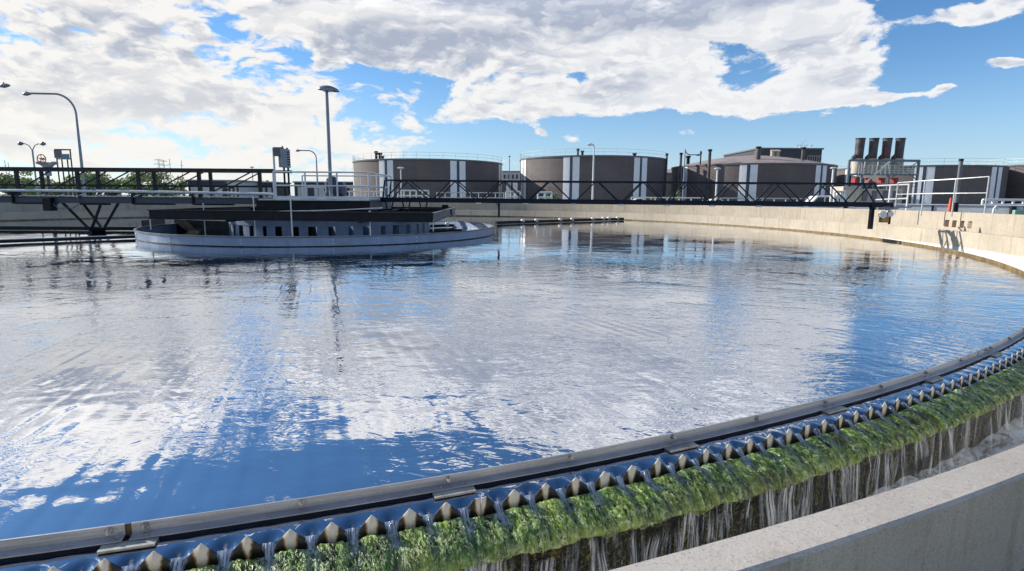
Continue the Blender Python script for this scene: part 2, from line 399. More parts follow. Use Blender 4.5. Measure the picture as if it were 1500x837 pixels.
b = MB(); b.arc(lambda t: [(r_chan(t), -.9), (r_chan(t), z_chan(t)-.012), (r_chan(t)+.012, z_chan(t)), (r_chan(t)+.163, z_chan(t)-.002),
                 (r_chan(t)+.175, z_chan(t)-.014), (r_chan(t)+.175, -.9)], C, -PI, PI, 512)
near_far = b.build('channel_wall', [M['wall_concrete'], M['coping']], smooth=True)
for p_ in near_far.data.polygons:
    cpt = p_.center
    if cpt.y < 12 and (abs(p_.normal.z) > .6 or cpt.z > .3): p_.material_index = 1
tag(near_far, 'curved concrete wall round the overflow channel, its flat coping nearest the viewer', 'wall')
# footpath behind the coping
b = MB(); b.arc(lambda t: [(r_chan(t)+.17, -.12), (r_chan(t)+3.2, -.12)], C, -1.2, 1.2, 90, closed=False)
tag(b.build('path', mat('path_concrete', (.3, .28, .25), .9)), kind='structure')

# taller outer wall on the far side
RO = 16.32*H
OW0, OW1 = 1.28, 2*PI-1.02
b = MB(); b.arc([(RO, -.2), (RO, 1.12-.015), (RO+.015, 1.12), (RO+.34, 1.12), (RO+.355, 1.105), (RO+.355, -.1)], C, OW0, OW1, 360)
ow = b.build('outer_wall', M['outer_concrete'], smooth=True)
tag(ow, 'tall curved concrete wall behind the far side of the round tank', 'wall')
# cast joint lines and openings in it
def th_of(px, D_guess_R):
    # angle of the far crossing of a sight line with a circle of radius R
    d = pt(px, 291, 1.0) - Vector((0, 0, H)); dx, dy = d.x, d.y
    L = math.hypot(dx, dy); dx /= L; dy /= L
    bq = dx*C[0]+dy*C[1]; disc = bq*bq - (C[0]**2+C[1]**2-D_guess_R**2); s = bq+math.sqrt(disc)
    return math.atan2(dx*s-C[0], -(dy*s-C[1]))
def wall_block(px0, px1, z0, z1, name, m_, R=RO, proud=.006, parent=ow, thick=.05):
    t0, t1 = sorted((th_of(px0, R), th_of(px1, R)))
    q = MB(); q.arc([(R-proud, z0), (R-proud, z1), (R-proud+thick, z1), (R-proud+thick, z0)], C, t0, t1, 3)
    return q.build(name, m_, parent)
for px in (1391.5, 1402.5, 1414, 1425.5):
    tp = Z(322+(px-1391)*.12, px, 25); 
    mm = M['stain'] if px < 1420 else M['stain_pale']
    q = wall_block(px-3.0, px+3.0, .53, .80, 'drain_slot', mm)
    wall_block(px-1.0, px+3.4, .76, .80, 'slot_lip', M['dark_hole'], proud=.012, parent=q)
for px in (319, 340): wall_block(px-2.6, px+2.6, .86, 1.04, 'square_opening', M['dark_hole'])
q = MB()
for px in (640, 826, 980, 1108, 1206, 1345, 1458):
    t = th_of(px, RO); q.arc([(RO-.004, .46), (RO-.004, 1.1), (RO+.01, 1.1), (RO+.01, .46)], C, t-.0005, t+.0005, 1)
q.build('cast_joint', M['outer_concrete'], ow)

# ------------------------------------------------------------------ water
def water_mat(name, deep, tint, ripple=1., foam=0.):
    mt, n, o = new_mat(name); w = n.coord('Object')
    rot = n.node('ShaderNodeVectorRotate'); rot.inputs['Angle'].default_value = rad(8); rot.inputs['Axis'].default_value = (0, 0, 1); n.put(rot.inputs['Vector'], w); q = rot.outputs[0]
    q = n.scaled(q, .62, 1., 1.)
    calm = n.mr(n.noise(w, .55, 3, .5), .36, .62, .18, 1.)
    a = n.noise(q, 1.1, 2, .5, .6); b_ = n.noise(q, 4.2, 3, .55, .8); c_ = n.noise(q, 13, 2, .5, .6)
    xyz = n.sep(w); farf = n.mr(xyz[1], 6, 24, 1.25, .32); nearcalm = n.mr(n.vmath('LENGTH', n.vmath('SUBTRACT', w, (-3.2, 3.6, 0))), .6, 5., .35, 1)
    edge_ = n.mr(n.vmath('LENGTH', n.vmath('SUBTRACT', w, (C[0], C[1], 0))), RW-.24, RW-.17, 1, .12)
    calm = n.math('MULTIPLY', n.math('MULTIPLY', calm, edge_), n.math('MULTIPLY', farf, nearcalm))
    h = n.math('ADD', n.math('MULTIPLY', n.math('MULTIPLY', a, farf), .0125*ripple), n.math('MULTIPLY', n.math('MULTIPLY', b_, .0100*ripple), calm))
    h = n.math('ADD', h, n.math('MULTIPLY', n.math('MULTIPLY', c_, .0032*ripple), calm))
    nb = n.node('ShaderNodeBump'); nb.inputs['Strength'].default_value = 1; nb.inputs['Distance'].default_value = 1.; n.put(nb.inputs['Height'], h)
    gl = n.node('ShaderNodeBsdfGlossy'); gl.inputs['Roughness'].default_value = .02; n.put(gl.inputs['Color'], tint); n.put(gl.inputs['Normal'], nb.outputs[0])
    df = n.node('ShaderNodeBsdfDiffuse'); n.put(df.inputs['Color'], deep)
    fr = n.node('ShaderNodeFresnel'); fr.inputs[0].default_value = 1.9; n.put(fr.inputs['Normal'], nb.outputs[0])
    fac = n.math('ADD', .42, n.math('MULTIPLY', fr.outputs[0], .75), clamp=True)
    mx = n.node('ShaderNodeMixShader'); n.put(mx.inputs[0], fac); n.l.new(df.outputs[0], mx.inputs[1]); n.l.new(gl.outputs[0], mx.inputs[2])
    res = mx.outputs[0]
    if foam:
        t_ = n.coord('UV')
        f1 = n.noise(n.scaled(t_, 3.0, 7, 1), 1, 7, .70, 1.6)
        fd = n.node('ShaderNodeBsdfDiffuse'); fd.inputs['Color'].default_value = (.78, .84, .92, 1)
        m2 = n.node('ShaderNodeMixShader'); n.put(m2.inputs[0], n.mr(f1, .40, .56, .2, foam)); n.l.new(res, m2.inputs[1]); n.l.new(fd.outputs[0], m2.inputs[2]); res = m2.outputs[0]
    n.l.new(res, o.inputs[0]); return mt
M['water'] = water_mat('tank_water', (.012, .035, .075, 1), (.97, .98, 1, 1))

def tooth_z(u):
    """height of the weir edge; u in teeth, 0 at a plate joint, period 13"""
    u = np.mod(u+6.5, 13)-6.5; k = np.round(u); du = np.abs(u-k)
    pitch = TEETH*RW
    z = .032 - du*pitch*.98
    wide = .018 - np.maximum(0, np.abs(u)-.20)*pitch*1.15
    wide = np.minimum(wide, .030 - np.abs(np.abs(u)-.16)*pitch*.35)
    z = np.where(k == 0, np.maximum(wide, -.062), z)
    return np.maximum(z, -.060)

def tank_water():
    # outer band with the dips the water makes into each notch, then a plain disc
    t0, t1 = .15, .95
    nt = int((t1-t0)/TEETH*12)+1
    T = np.linspace(t0, t1, nt); Rr = np.array([RW-.006, RW-.012, RW-.022, RW-.035, RW-.05, RW-.068, RW-.09, RW-.115, RW-.145, RW-.17])
    u = (T-TSEAM)/TEETH; un_ = np.mod(u+.5, 1)-.0     # notch centre at half integers
    dn = np.abs(np.mod(u, 1)-.5)                      # 0 in notch centre
    dip = np.exp(-(dn/.20)**2)
    TT, RR = np.meshgrid(T, Rr, indexing='ij'); D = RW-RR
    zz = -.034*dip[:, None]*np.exp(-D/.045) + .0045*np.exp(-((D-.075)/.03)**2)*dip[:, None]
    zz = zz - .015*np.clip(1-D/.17, 0, 1)[None]**1.5 if False else zz - .015*np.clip(1-D/.17, 0, 1)**1.5
    jit = (rng.random(nt//12+2)*.5+.75)[np.clip(((T-t0)/TEETH).astype(int), 0, nt//12+1)]
    zz = zz*jit[:, None]
    V = np.stack([C[0]+RR*np.sin(TT), C[1]-RR*np.cos(TT), zz], -1).reshape(-1, 3); Fq = grid_faces(nt, len(Rr))
    V = list(map(tuple, V)); base = len(V)
    # rest of outer band + disc
    nb = 420; T2 = np.linspace(t1, t0+2*PI, nb)
    for t in T2:
        for R in (RW-.006, RW-.17): V.append((C[0]+R*math.sin(t), C[1]-R*math.cos(t), 0))
    F2 = [(base+2*i, base+2*i+2, base+2*i+3, base+2*i+1) for i in range(nb-1)]
    faces = [tuple(q) for q in Fq]+F2
    # inner disc as one fan of quads
    rim = [i*len(Rr)+len(Rr)-1 for i in range(0, nt, 12)]
    if rim[-1] != (nt-1)*len(Rr)+len(Rr)-1: rim.append((nt-1)*len(Rr)+len(Rr)-1)
    c0 = len(V); V.append((C[0], C[1], 0))
    full = [i*len(Rr)+len(Rr)-1 for i in range(nt)] + [base+2*i+1 for i in range(1, nb-1)]
    for a_, b_ in zip(full, full[1:]+full[:1]): faces.append((a_, b_, c0))
    me = bpy.data.meshes.new('tank_water'); me.from_pydata(V, [], faces)
    import bmesh
    bm = bmesh.new(); bm.from_mesh(me); bmesh.ops.recalc_face_normals(bm, faces=bm.faces[:])
    if sum(f.normal.z for f in bm.faces) < 0: bmesh.ops.reverse_faces(bm, faces=bm.faces[:])
    bm.to_mesh(me); bm.free()
    me.polygons.foreach_set('use_smooth', [True]*len(me.polygons)); me.materials.append(M['water'])
    o = bpy.data.objects.new('tank_water', me); COL.objects.link(o); tag(o, kind='structure')
tank_water()

ZC = -.58    # level in the overflow channel
def channel_water():
    T = np.linspace(-PI, PI, 1400); k = np.linspace(0, 1, 14)
    TT, KK = np.meshgrid(T, k, indexing='ij'); rc = np.array([r_chan(t) for t in T])[:, None]
    RR = (RA-.06) + (rc+.002-(RA-.06))*KK
    s = TT*24
    z = ZC + .018*np.sin(s*2.1+3*KK)*np.sin(s*.73+5*KK) + .012*np.sin(s*5.3-9*KK+np.sin(s)) + .05*np.exp(-KK/.12)*np.abs(np.sin(s*8.1+np.sin(s*3)))
    V = np.stack([C[0]+RR*np.sin(TT), C[1]-RR*np.cos(TT), z], -1).reshape(-1, 3)
    uv = np.stack([s, RR+0*s], -1).reshape(-1, 2)
    o = np_mesh('channel_water', V, grid_faces(len(T), 14), water_mat('channel_water', (.34, .45, .60, 1), (.9, .93, 1, 1), 2.2, .95), uv=uv)
    tag(o, kind='structure')
channel_water()

# ------------------------------------------------------------------ weir plates
def weir_mat():
    mt, n, o = new_mat('weir_plate'); uv = n.coord('UV'); u, v, _ = n.sep(uv); w = n.coord('Object')
    du = n.math('ABSOLUTE', n.math('SUBTRACT', u, n.math('ROUND', u)))
    nz = n.noise(w, 28, 6, .7); nz2 = n.noise(w, 9, 4, .6)
    # clean pale wedge in the middle of each tooth, brown then black slime to its sides and foot
    e = n.math('ADD', n.math('MULTIPLY', du, 2.15), n.math('MULTIPLY', n.math('SUBTRACT', .035, v), 1.7))
    e = n.math('ADD', e, n.math('MULTIPLY', n.math('SUBTRACT', nz, .5), .30)); e = n.math('ADD', e, n.math('MULTIPLY', n.math('SUBTRACT', nz2, .5), .22))
    wn_ = n.node('ShaderNodeTexWhiteNoise', noise_dimensions='1D'); n.put(wn_.inputs['W'], n.math('ROUND', u)); e = n.math('ADD', e, n.math('MULTIPLY', n.math('SUBTRACT', wn_.outputs[0], .5), .16))
    c = n.mix(n.mr(e, .30, .38), (.74, .68, .55), (.34, .21, .07))
    c = n.mix(n.mr(e, .36, .47), c, (.012, .012, .008))
    c = n.mix(n.mr(nz, .60, .70, 0, .45), c, (.28, .2, .1))
    principled(n, o, c, .38, 0, n.bump(nz, .3, .004)); return mt
M['weir'] = weir_mat()
weir = thing('notched_weir', (C[0], C[1], -.06), 'ring of pale sawtooth weir plates stained brown, water running through its notches', 'weir')
def weir_plate(k, detail):
    ta = TSEAM + k*13*TEETH; gap = .0012/RW*1.5
    nn = 13*(16 if detail else 4)
    T = np.linspace(ta+gap, ta+13*TEETH-gap, nn+1)
    zt = tooth_z((T-TSEAM)/TEETH)
    th = .005
    rows = [(RW, zt), (RW+th, zt), (RW+th, np.full_like(zt, -.135)), (RW, np.full_like(zt, -.135))]
    V = []; uv = []
    for R, z in rows:
        V.append(np.stack([C[0]+R*np.sin(T), C[1]-R*np.cos(T), z], -1)); uv.append(np.stack([(T-TSEAM)/TEETH, z], -1))
    V = np.stack(V, 1).reshape(-1, 3); uv = np.stack(uv, 1).reshape(-1, 2)
    Fq = []
    for i in range(nn):
        for q in range(4): Fq.append((i*4+q, i*4+(q+1) % 4, (i+1)*4+(q+1) % 4, (i+1)*4+q))
    Fq.append((0, 3, 2, 1)); Fq.append((nn*4, nn*4+1, nn*4+2, nn*4+3))
    return np_mesh('weir_plate', V, Fq, M['weir'], weir, smooth=False, uv=uv)
for k in range(60): weir_plate(k, (k+30) % 60-30 in range(-3, 6))

# ------------------------------------------------------------------ scum baffle
def alu():
    mt, n, o = new_mat('baffle_aluminium'); w = n.coord('Object')
    a = n.noise(n.scaled(w, 1, 1, 30), 2.2, 6, .65); b_ = n.noise(w, 60, 4, .7); d_ = n.noise(w, 2.5, 8, .7)
    c = n.mix(n.mr(a, .3, .7), (.34, .36, .39), (.56, .58, .61))
    c = n.mix(n.mr(b_, .5, .7, 0, .35), c, (.28, .28, .27)); c = n.mix(n.mr(d_, .55, .72, 0, .45), c, (.33, .30, .25))
    principled(n, o, c, n.mr(d_, .3, .7, .32, .55, False), .55, n.bump(b_, .25, .003)); return mt
M['alu'] = alu()
M['slime'] = mat('slime_brown', (.20, .135, .05), .6, 0, .3, 5, .2)
M['splice'] = mat('splice_plate', (.50, .49, .44), .5, .3, .15, 12, .1, dirt=(.22, .2, .12), dscale=6)
baf = thing('scum_baffle', (C[0], C[1], 0), 'curved grey metal baffle rail with bolts and joint plates, just inside the weir', 'baffle')
BOLT = .0327; TJ = .2938
prof = [(RB, .016), (RB, .076), (RB+.008, .076), (RB+.0085, .026), (RB+.056, .022), (RB+.056, .016)]
cuts = [TJ+ .0327*10*j for j in range(-9, 11)]
g_ = .0006
for j in range(20):
    a = TJ + (2*PI/20)*j; e_ = a+2*PI/20
    seg = MB(); seg.arc(prof, C, a+g_*1.0, e_-g_, 24 if not (j in (0, 19)) else 60)
    sgo = seg.build('angle_rail', M['alu'], baf, smooth=True)
q = MB(); q.arc([(RB-.006, -.35), (RB-.006, .070), (RB-.001, .070), (RB-.001, -.35)], C, 0, 2*PI, 360); q.build('inner_plate', M['slime'], baf, smooth=True)
q = MB(); q.arc([(RB+.004, -.35), (RB+.004, .013), (RB+.046, .013), (RB+.046, -.35)], C, 0, 2*PI, 360); q.build('backing_board', mat('baffle_board', (.008, .010, .014), .5), baf, smooth=True)
def frame_at(R, t, z):
    er = Vector((math.sin(t), -math.cos(t), 0)); et = Vector((math.cos(t), math.sin(t), 0))
    Mx = Matrix((et, er, Vector((0, 0, 1)))).transposed().to_4x4(); Mx.translation = P(R, t, z); return Mx
def bolt_at(t):
    Mx = frame_at(RB+.008, t, .054); q = MB()
    def cyl(r, y0, y1, n=12):
        q.add([Mx @ Vector((r*math.cos(2*PI*k/n), y, r*math.sin(2*PI*k/n))) for y in (y0, y1) for k in range(n)],
              [tuple(range(n))[::-1], tuple(range(n, 2*n))]+[(k, (k+1) % n, n+(k+1) % n, n+k) for k in range(n)])
    cyl(.019, .0005, .004); cyl(.013, .004, .015, 6); cyl(.008, .015, .028)
    return q.build('bolt', M['bolt'], baf)
for k in range(-3, 20):
    t = TJ + k*BOLT
    if k == 0: bolt_at(t-.0033); bolt_at(t+.0030)
    elif k % 10 == 0: bolt_at(t-.003); bolt_at(t+.003)
    else: bolt_at(t)
    if k % 2 == 0:
        Mx = frame_at(RB+.03, t+.0008, 0)
        q = MB(); q.box(-.115, -.012, .000, .115, .078, .0125, Mx); sp = q.build('splice_plate', M['splice'], baf, bevel=.002)
        for dx in (-.06, .06):
            n_ = 10; q = MB(); q.add([Mx @ Vector((dx+.011*math.cos(2*PI*i/n_), .006+.008*math.sin(2*PI*i/n_), z)) for z in (.025, .031) for i in range(n_)],
              [tuple(range(n_)), tuple(range(n_, 2*n_))]+[(i, (i+1) % n_, n_+(i+1) % n_, n_+i) for i in range(n_)])
            q.build('rivet', M['bolt'], sp)

# ------------------------------------------------------------------ algae on the weir ledge
def algae_mat():
    mt, n, o = new_mat('algae'); w = n.coord('Object'); uv = n.coord('UV'); u, v, _ = n.sep(uv)
    a = n.noise(w, 4, 5, .6); b_ = n.noise(w, 45, 5, .7); s_ = n.noise(n.scaled(uv, 42, 6, 1), 1, 5, .65, .4)
    c = n.mix(n.mr(a, .35, .65), (.13, .30, .05), (.38, .55, .08))
    c = n.mix(n.mr(s_, .40, .52), (.010, .034, .010), c)
    c = n.mix(n.mr(n.noise(w, 30, 6, .75), .50, .60, 0, .9), c, (.74, .86, .44))
    u_ = n.math('FRACT', n.math('ADD', n.math('MULTIPLY', n.math('SUBTRACT', n.math('MULTIPLY', u, 1/24.), TSEAM), 1/TEETH), 0.)); dn = n.math('ABSOLUTE', n.math('SUBTRACT', u_, .5))
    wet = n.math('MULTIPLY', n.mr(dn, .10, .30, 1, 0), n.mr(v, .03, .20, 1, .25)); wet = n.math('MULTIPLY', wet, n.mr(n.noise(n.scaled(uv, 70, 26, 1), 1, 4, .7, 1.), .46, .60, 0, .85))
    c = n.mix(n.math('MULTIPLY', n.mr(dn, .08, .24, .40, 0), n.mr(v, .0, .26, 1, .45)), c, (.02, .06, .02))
    c = n.mix(n.mr(n.noise(w, 2.3, 5, .65), .51, .66, 0, .75), c, (.12, .11, .025))
    c = n.mix(wet, c, (.70, .86, .80))
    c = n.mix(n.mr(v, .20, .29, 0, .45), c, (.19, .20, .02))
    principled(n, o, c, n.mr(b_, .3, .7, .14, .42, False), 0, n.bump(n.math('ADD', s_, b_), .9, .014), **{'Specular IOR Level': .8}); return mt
M['algae'] = algae_mat()
def algae():
    t0, t1 = .18, .80
    nt = 3200; ns = 34
    T = np.linspace(t0, t1, nt); s = np.linspace(0, 1, ns)
    # profile points along the ledge: foot of plates, slope, rounded lip, hanging fringe
    pr = np.array([(RW+.006, -.085), (RW+.05, -.094), (RA-.075, -.122), (RA-.02, -.142), (RA+.012, -.165), (RA+.012, -.190), (RA-.004, -.212), (RA-.03, -.225)])
    L = np.r_[0, np.cumsum(np.hypot(*np.diff(pr, axis=0).T))]; Ls = s*L[-1]
    r = np.interp(Ls, L, pr[:, 0]); z = np.interp(Ls, L, pr[:, 1])
    nr = np.gradient(z, Ls); nz = -np.gradient(r, Ls); ln = np.hypot(nr, nz); nr, nz = -nr/ln, -nz/ln
    A = T*24.
    def ns2(fa, fs, seed):
        g = np.random.default_rng(seed); ga, gs = int((A[-1]-A[0])*fa)+3, int(Ls[-1]*fs)+3; G = g.random((ga, gs))
        x = (A-A[0])*fa; y = Ls*fs; xi = x.astype(int); yi = y.astype(int); fx = x-xi; fy = y-yi
        fx = fx*fx*(3-2*fx); fy = fy*fy*(3-2*fy)
        a_ = G[xi][:, yi]; b_ = G[xi+1][:, yi]; c_ = G[xi][:, yi+1]; d_ = G[xi+1][:, yi+1]
        return (a_*(1-fx[:, None])+b_*fx[:, None])*(1-fy)+(c_*(1-fx[:, None])+d_*fx[:, None])*fy
    h = .022*ns2(4, 3, 1)+.018*ns2(13, 6, 2)+.014*ns2(40, 14, 3)+.010*ns2(110, 30, 4)
    u = (T-TSEAM)/TEETH; dn = np.abs(np.mod(u, 1)-.5)
    groove = np.exp(-(dn/.16)**2)[:, None]*np.clip(Ls/.05, 0, 1)
    h = h + .016*(1-groove) - .011
    fr = 1+ .0*h
    lift = np.clip(Ls/.03, 0, 1)
    h = h*lift
    jag = (ns2(9, 2, 8)[:, :1]*.07 + ns2(50, 2, 9)[:, :1]*.04)*(s[None]**6)
    V = np.stack([C[0]+(r[None]+nr*h)*np.sin(T)[:, None], C[1]-(r[None]+nr*h)*np.cos(T)[:, None], z[None]+np.abs(nz)*h-jag+.03*(s[None]**6)], -1).reshape(-1, 3)
    uv = np.stack(np.broadcast_arrays(A[:, None], Ls[None]), -1).reshape(-1, 2)
    # drooping tufts following the flow
    nT = 52000
    ti = rng.integers(2, nt-2, nT); si = rng.integers(3, ns-4, nT); base = V.reshape(nt, ns, 3)
    p0 = base[ti, si]; p1 = base[ti, np.minimum(si+rng.integers(2, 5, nT), ns-1)]
    er = np.stack([np.sin(T[ti]), -np.cos(T[ti]), 0*T[ti]], -1); et = np.stack([np.cos(T[ti]), np.sin(T[ti]), 0*T[ti]], -1)
    up = rng.random(nT)*.009+.001; wd = rng.random(nT)*.0028+.0012
    tip = p1 + er*(rng.random(nT)*.008)[:, None] + et*(rng.normal(0, .009, nT))[:, None]; tip[:, 2] += up*.6
    mid = (p0+tip)/2; mid[:, 2] += up; mid += er*(up*.5)[:, None]
    a = p0-et*wd[:, None]; b_ = p0+et*wd[:, None]; c_ = mid+et*wd[:, None]; d_ = mid-et*wd[:, None]
    V2 = np.stack([a, b_, c_, d_, tip+et*(wd*.3)[:, None], tip-et*(wd*.3)[:, None]], 1).reshape(-1, 3)
    o6 = np.arange(nT)*6+len(V)
    F2 = np.concatenate([np.stack([o6, o6+1, o6+2, o6+3], -1), np.stack([o6+3, o6+2, o6+4, o6+5], -1)])
    uv2 = np.repeat(np.stack([A[ti], Ls[si]], -1), 6, 0)
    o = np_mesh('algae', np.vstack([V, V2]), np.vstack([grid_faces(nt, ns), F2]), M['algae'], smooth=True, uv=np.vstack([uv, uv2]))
    tag(o, 'bright green algae matting the ledge below the weir notches', 'algae', kind='stuff')
    # far part of the ring: a plain mat
    T = np.linspace(t1, t0+2*PI, 900); V = []
    for R, zz in pr[:6]: V.append(np.stack([C[0]+R*np.sin(T), C[1]-R*np.cos(T), 0*T+zz], -1))
    V = np.stack(V, 1).reshape(-1, 3); uvf = np.stack(np.broadcast_arrays((T*24)[:, None], L[None, :6]), -1).reshape(-1, 2)
    tag(np_mesh('ledge_algae', V, grid_faces(900, 6), M['algae'], uv=uvf), 'thin green algae on the weir ledge of the far side', 'algae', kind='stuff')
algae()

# ------------------------------------------------------------------ running water
def flow_mat(name, white, thr0, thr1, amax, su, sv):
    mt, n, o = new_mat(name); uv = n.coord('UV'); u, v, _ = n.sep(uv)
    q = n.scaled(uv, su, sv, 1)
    a = n.noise(q, 1, 5, .62, .5); e_ = n.noise(n.scaled(uv, su*2.7, sv*2.2, 1), 1, 3, .6)
    att = n.node('ShaderNodeAttribute'); att.attribute_name = 'edge'
    k = n.math('MULTIPLY', n.mr(n.math('ADD', n.math('MULTIPLY', a, .7), n.math('MULTIPLY', e_, .3)), thr0, thr1, 0, amax), att.outputs['Fac'])
    tr = n.node('ShaderNodeBsdfTransparent'); b_ = n.node('ShaderNodeBsdfPrincipled')
    n.put(b_.inputs['Base Color'], white); b_.inputs['Roughness'].default_value = .12; b_.inputs['Specular IOR Level'].default_value = .9
    n.put(b_.inputs['Normal'], n.bump(n.math('ADD', a, e_), .8, .02))
    mx = n.node('ShaderNodeMixShader'); n.put(mx.inputs[0], k); n.l.new(tr.outputs[0], mx.inputs[1]); n.l.new(b_.outputs[0], mx.inputs[2])
    n.l.new(mx.outputs[0], o.inputs[0]); return mt
M['fall'] = flow_mat('falling_water', (.86, .92, .98, 1), .44, .62, .78, 52, 2.0)
M['film'] = flow_mat('water_film', (.62, .70, .78, 1), .50, .68, .6, 34, 1.8)
M['jet'] = flow_mat('notch_jet', (.55, .70, .92, 1), .36, .58, .92, 110, 7)
def ribbons(name, material, items, label, thick=True):
    """each item: list of (R,t,z,halfwidth_m) down the stream; 7 verts across, bowed outward"""
    V = []; Fq = []; UV = []; E_ = []; nv = 7
    for it in items:
        b0 = len(V); s_ = 0; prev = None
        for i, (R, t, z, hw) in enumerate(it):
            if prev is not None: s_ += math.hypot(R-prev[0], z-prev[1])
            prev = (R, z)
            for q in range(nv):
                x = (q/(nv-1)-.5)*2
                bow = (1-x*x)*.012
                tt = t + x*hw/RA
                V.append((C[0]+(R+bow)*math.sin(tt), C[1]-(R+bow)*math.cos(tt), z+bow*.6))
                UV.append((it[0][1]*24*1.7+x*hw, s_)); 
                endf = min(1, i/3, (len(it)-1-i)/2+.15) if thick else 1
                E_.append((1-abs(x)**3)*endf)
        for i in range(len(it)-1):
            for q in range(nv-1):
                a = b0+i*nv+q; Fq.append((a, a+1, a+nv+1, a+nv))
    o = np_mesh(name, V, Fq, material, uv=UV)
    at = o.data.attributes.new('edge', 'FLOAT', 'POINT'); at.data.foreach_set('value', np.asarray(E_, np.float32))
    return tag(o, label, 'water', kind='stuff')
kk = range(int((.18-TSEAM)/TEETH), int((.80-TSEAM)/TEETH))
jets = []
for k in kk:
    t = TSEAM+(k+.5)*TEETH; r_ = random.random
    it = []; w0 = .036+.012*r_()
    path = [(RW-.012, -.028), (RW+.004, -.036), (RW+.022, -.052), (RW+.045, -.074), (RW+.065, -.084), (RW+.09, -.090), (RW+.115, -.098)]
    for i, (R, z) in enumerate(path):
        it.append((R, t+i*.00006*(r_()-.3), z+.004*r_()*(i > 3), w0*(1-.35*(i in (2, 3)))*(1 if i < 4 else 1.15)))
    jets.append(it)
ribbons('notch_jet', M['jet'], jets, 'small clear jets of water spilling through the weir notches', thick=False)
falls = []
for k in kk:
    t = TSEAM+(k+.5)*TEETH
    for c_ in range(random.choice((1, 1, 2, 2, 3))):
        tt = t+random.gauss(0, .0022); w0 = random.choice((.014, .02, .03, .045, .07))*(.8+.4*random.random())
        out = .015+.10*random.random()**1.6; it = []; f0 = 0 if random.random() < .75 else .15+.3*random.random(); f1 = 1 if random.random() < .7 else .5+.4*random.random()
        drift = (random.random()-.5)*.004; ph = random.random()*6; fq = 1+3*random.random()
        for i in range(14):
            f_ = f0+(f1-f0)*i/13; z = -.165-(f_**1.4)*(abs(ZC)-.165)
            it.append((RA+.016+out*f_**.6, tt+drift*f_+.0004*math.sin(fq*f_*3+ph), z, w0*(.75+.5*f_**.5*random.uniform(.7, 1.2))))
        falls.append(it)
ribbons('falling_water', M['fall'], falls, 'white streams of water falling from the mossy ledge into the channel')

def film():
    T = np.linspace(.18, .80, 1400); zz = np.linspace(-.20, ZC+.01, 12); TT, ZZ = np.meshgrid(T, zz, indexing='ij')
    RR = RA-.012+.012*np.sin(TT*24*17+ZZ*9)*np.sin(TT*24*5.3); V = np.stack([C[0]+RR*np.sin(TT), C[1]-RR*np.cos(TT), ZZ], -1).reshape(-1, 3)
    o = np_mesh('water_film', V, grid_faces(1400, 12), M['film'], uv=np.stack([TT*24, ZZ], -1).reshape(-1, 2))
    at = o.data.attributes.new('edge', 'FLOAT', 'POINT'); at.data.foreach_set('value', np.clip((-.2-ZZ)/.05, 0, 1).astype(np.float32).ravel())
    tag(o, 'thin film of water trickling down the dark mossy wall', 'water', kind='stuff')
film()

# ------------------------------------------------------------------ centre: rings, beams, platform
CC = (-7.95, 24.80)
RR_ = 4.45*H
def PC(R, t, z=0.): return Vector((CC[0]+R*math.sin(t), CC[1]-R*math.cos(t), z))
ring = thing('feed_well_ring', (CC[0], CC[1], 0), 'large low grey-blue ring wall floating round the centre of the tank', 'ring wall')
npan = 16
for k in range(npan):
    a = -PI+.13+k*2*PI/npan
    q = MB(); q.arc([(RR_, -.5), (RR_, .32), (RR_-.03, .32), (RR_-.03, -.5)], CC, a+.0006, a+2*PI/npan-.0006, 14); pn = q.build('ring_panel', M['blue_frp'], ring, smooth=True)
    q = MB()
    for z in (.10, .21):
        for dt in (-.006,):
            p0 = PC(RR_+.002, a+2*PI/npan/2+dt, z); er = (p0-Vector((CC[0], CC[1], z))).normalized(); q.tube([p0, p0+er*.025], .022, 8)
    q.build('bolt', M['knob'], pn)
q = MB(); q.arc([(RR_+.004, -.06), (RR_+.004, .028), (RR_+.001, .028), (RR_+.001, -.06)], CC, 0, 2*PI, 200); q.build('waterline_band', mat('waterline_slime', (.025, .028, .02), .6, 0, .4, 4, .2), ring, smooth=True)
q = MB(); q.arc([(RR_+.001, .30), (RR_+.03, .30), (RR_+.03, .335), (RR_-.05, .335), (RR_-.05, .30)], CC, 0, 2*PI, 200); q.build('rim', M['grey_face'], ring, smooth=True)

edi = thing('inner_drum', (CC[0]+.15, CC[1], 0), 'blue drum of upright vanes with dark openings inside the large ring', 'drum')
C2 = (CC[0]+.18, CC[1]); RE = 4.1
q = MB(); q.arc([(RE-.42, -.4), (RE-.42, .60), (RE-.45, .60), (RE-.45, -.4)], C2, 0, 2*PI, 120); q.build('core_wall', M['black_steel'], edi, smooth=True)
nv = 40
for k in range(nv):
    a = k*2*PI/nv
    q = MB(); q.arc([(RE, -.3), (RE, .64), (RE-.02, .64), (RE-.02, -.3)], C2, a, a+(.50+.22*((k*7)%5)/4)*2*PI/nv, 3)
    p0 = Vector((C2[0]+RE*math.sin(a), C2[1]-RE*math.cos(a), 0)); p1 = Vector((C2[0]+(RE-.38)*math.sin(a-.03), C2[1]-(RE-.38)*math.cos(a-.03), 0))
    q.bar(p0+Vector((0, 0, .16)), p1+Vector((0, 0, .16)), .02, .94)
    q.build('vane', M['vane'], edi)
q = MB(); q.arc([(RE+.02, .48), (RE+.02, .70), (RE-.02, .70), (RE-.02, .48)], C2, 0, 2*PI, 120); q.build('top_rim', M['vane'], edi, smooth=True)
q = MB()
for k in range(14):
    a = k*2*PI/14+.1; c_ = (C2[0]+(RE-.5)*math.sin(a), C2[1]-(RE-.5)*math.cos(a))
    q.arc([(.55, .70), (.55, .74), (.50, .74), (.50, .70)], c_, a-1.2, a+1.2, 10)
q.build('vane_collar', M['grey_face'], edi)

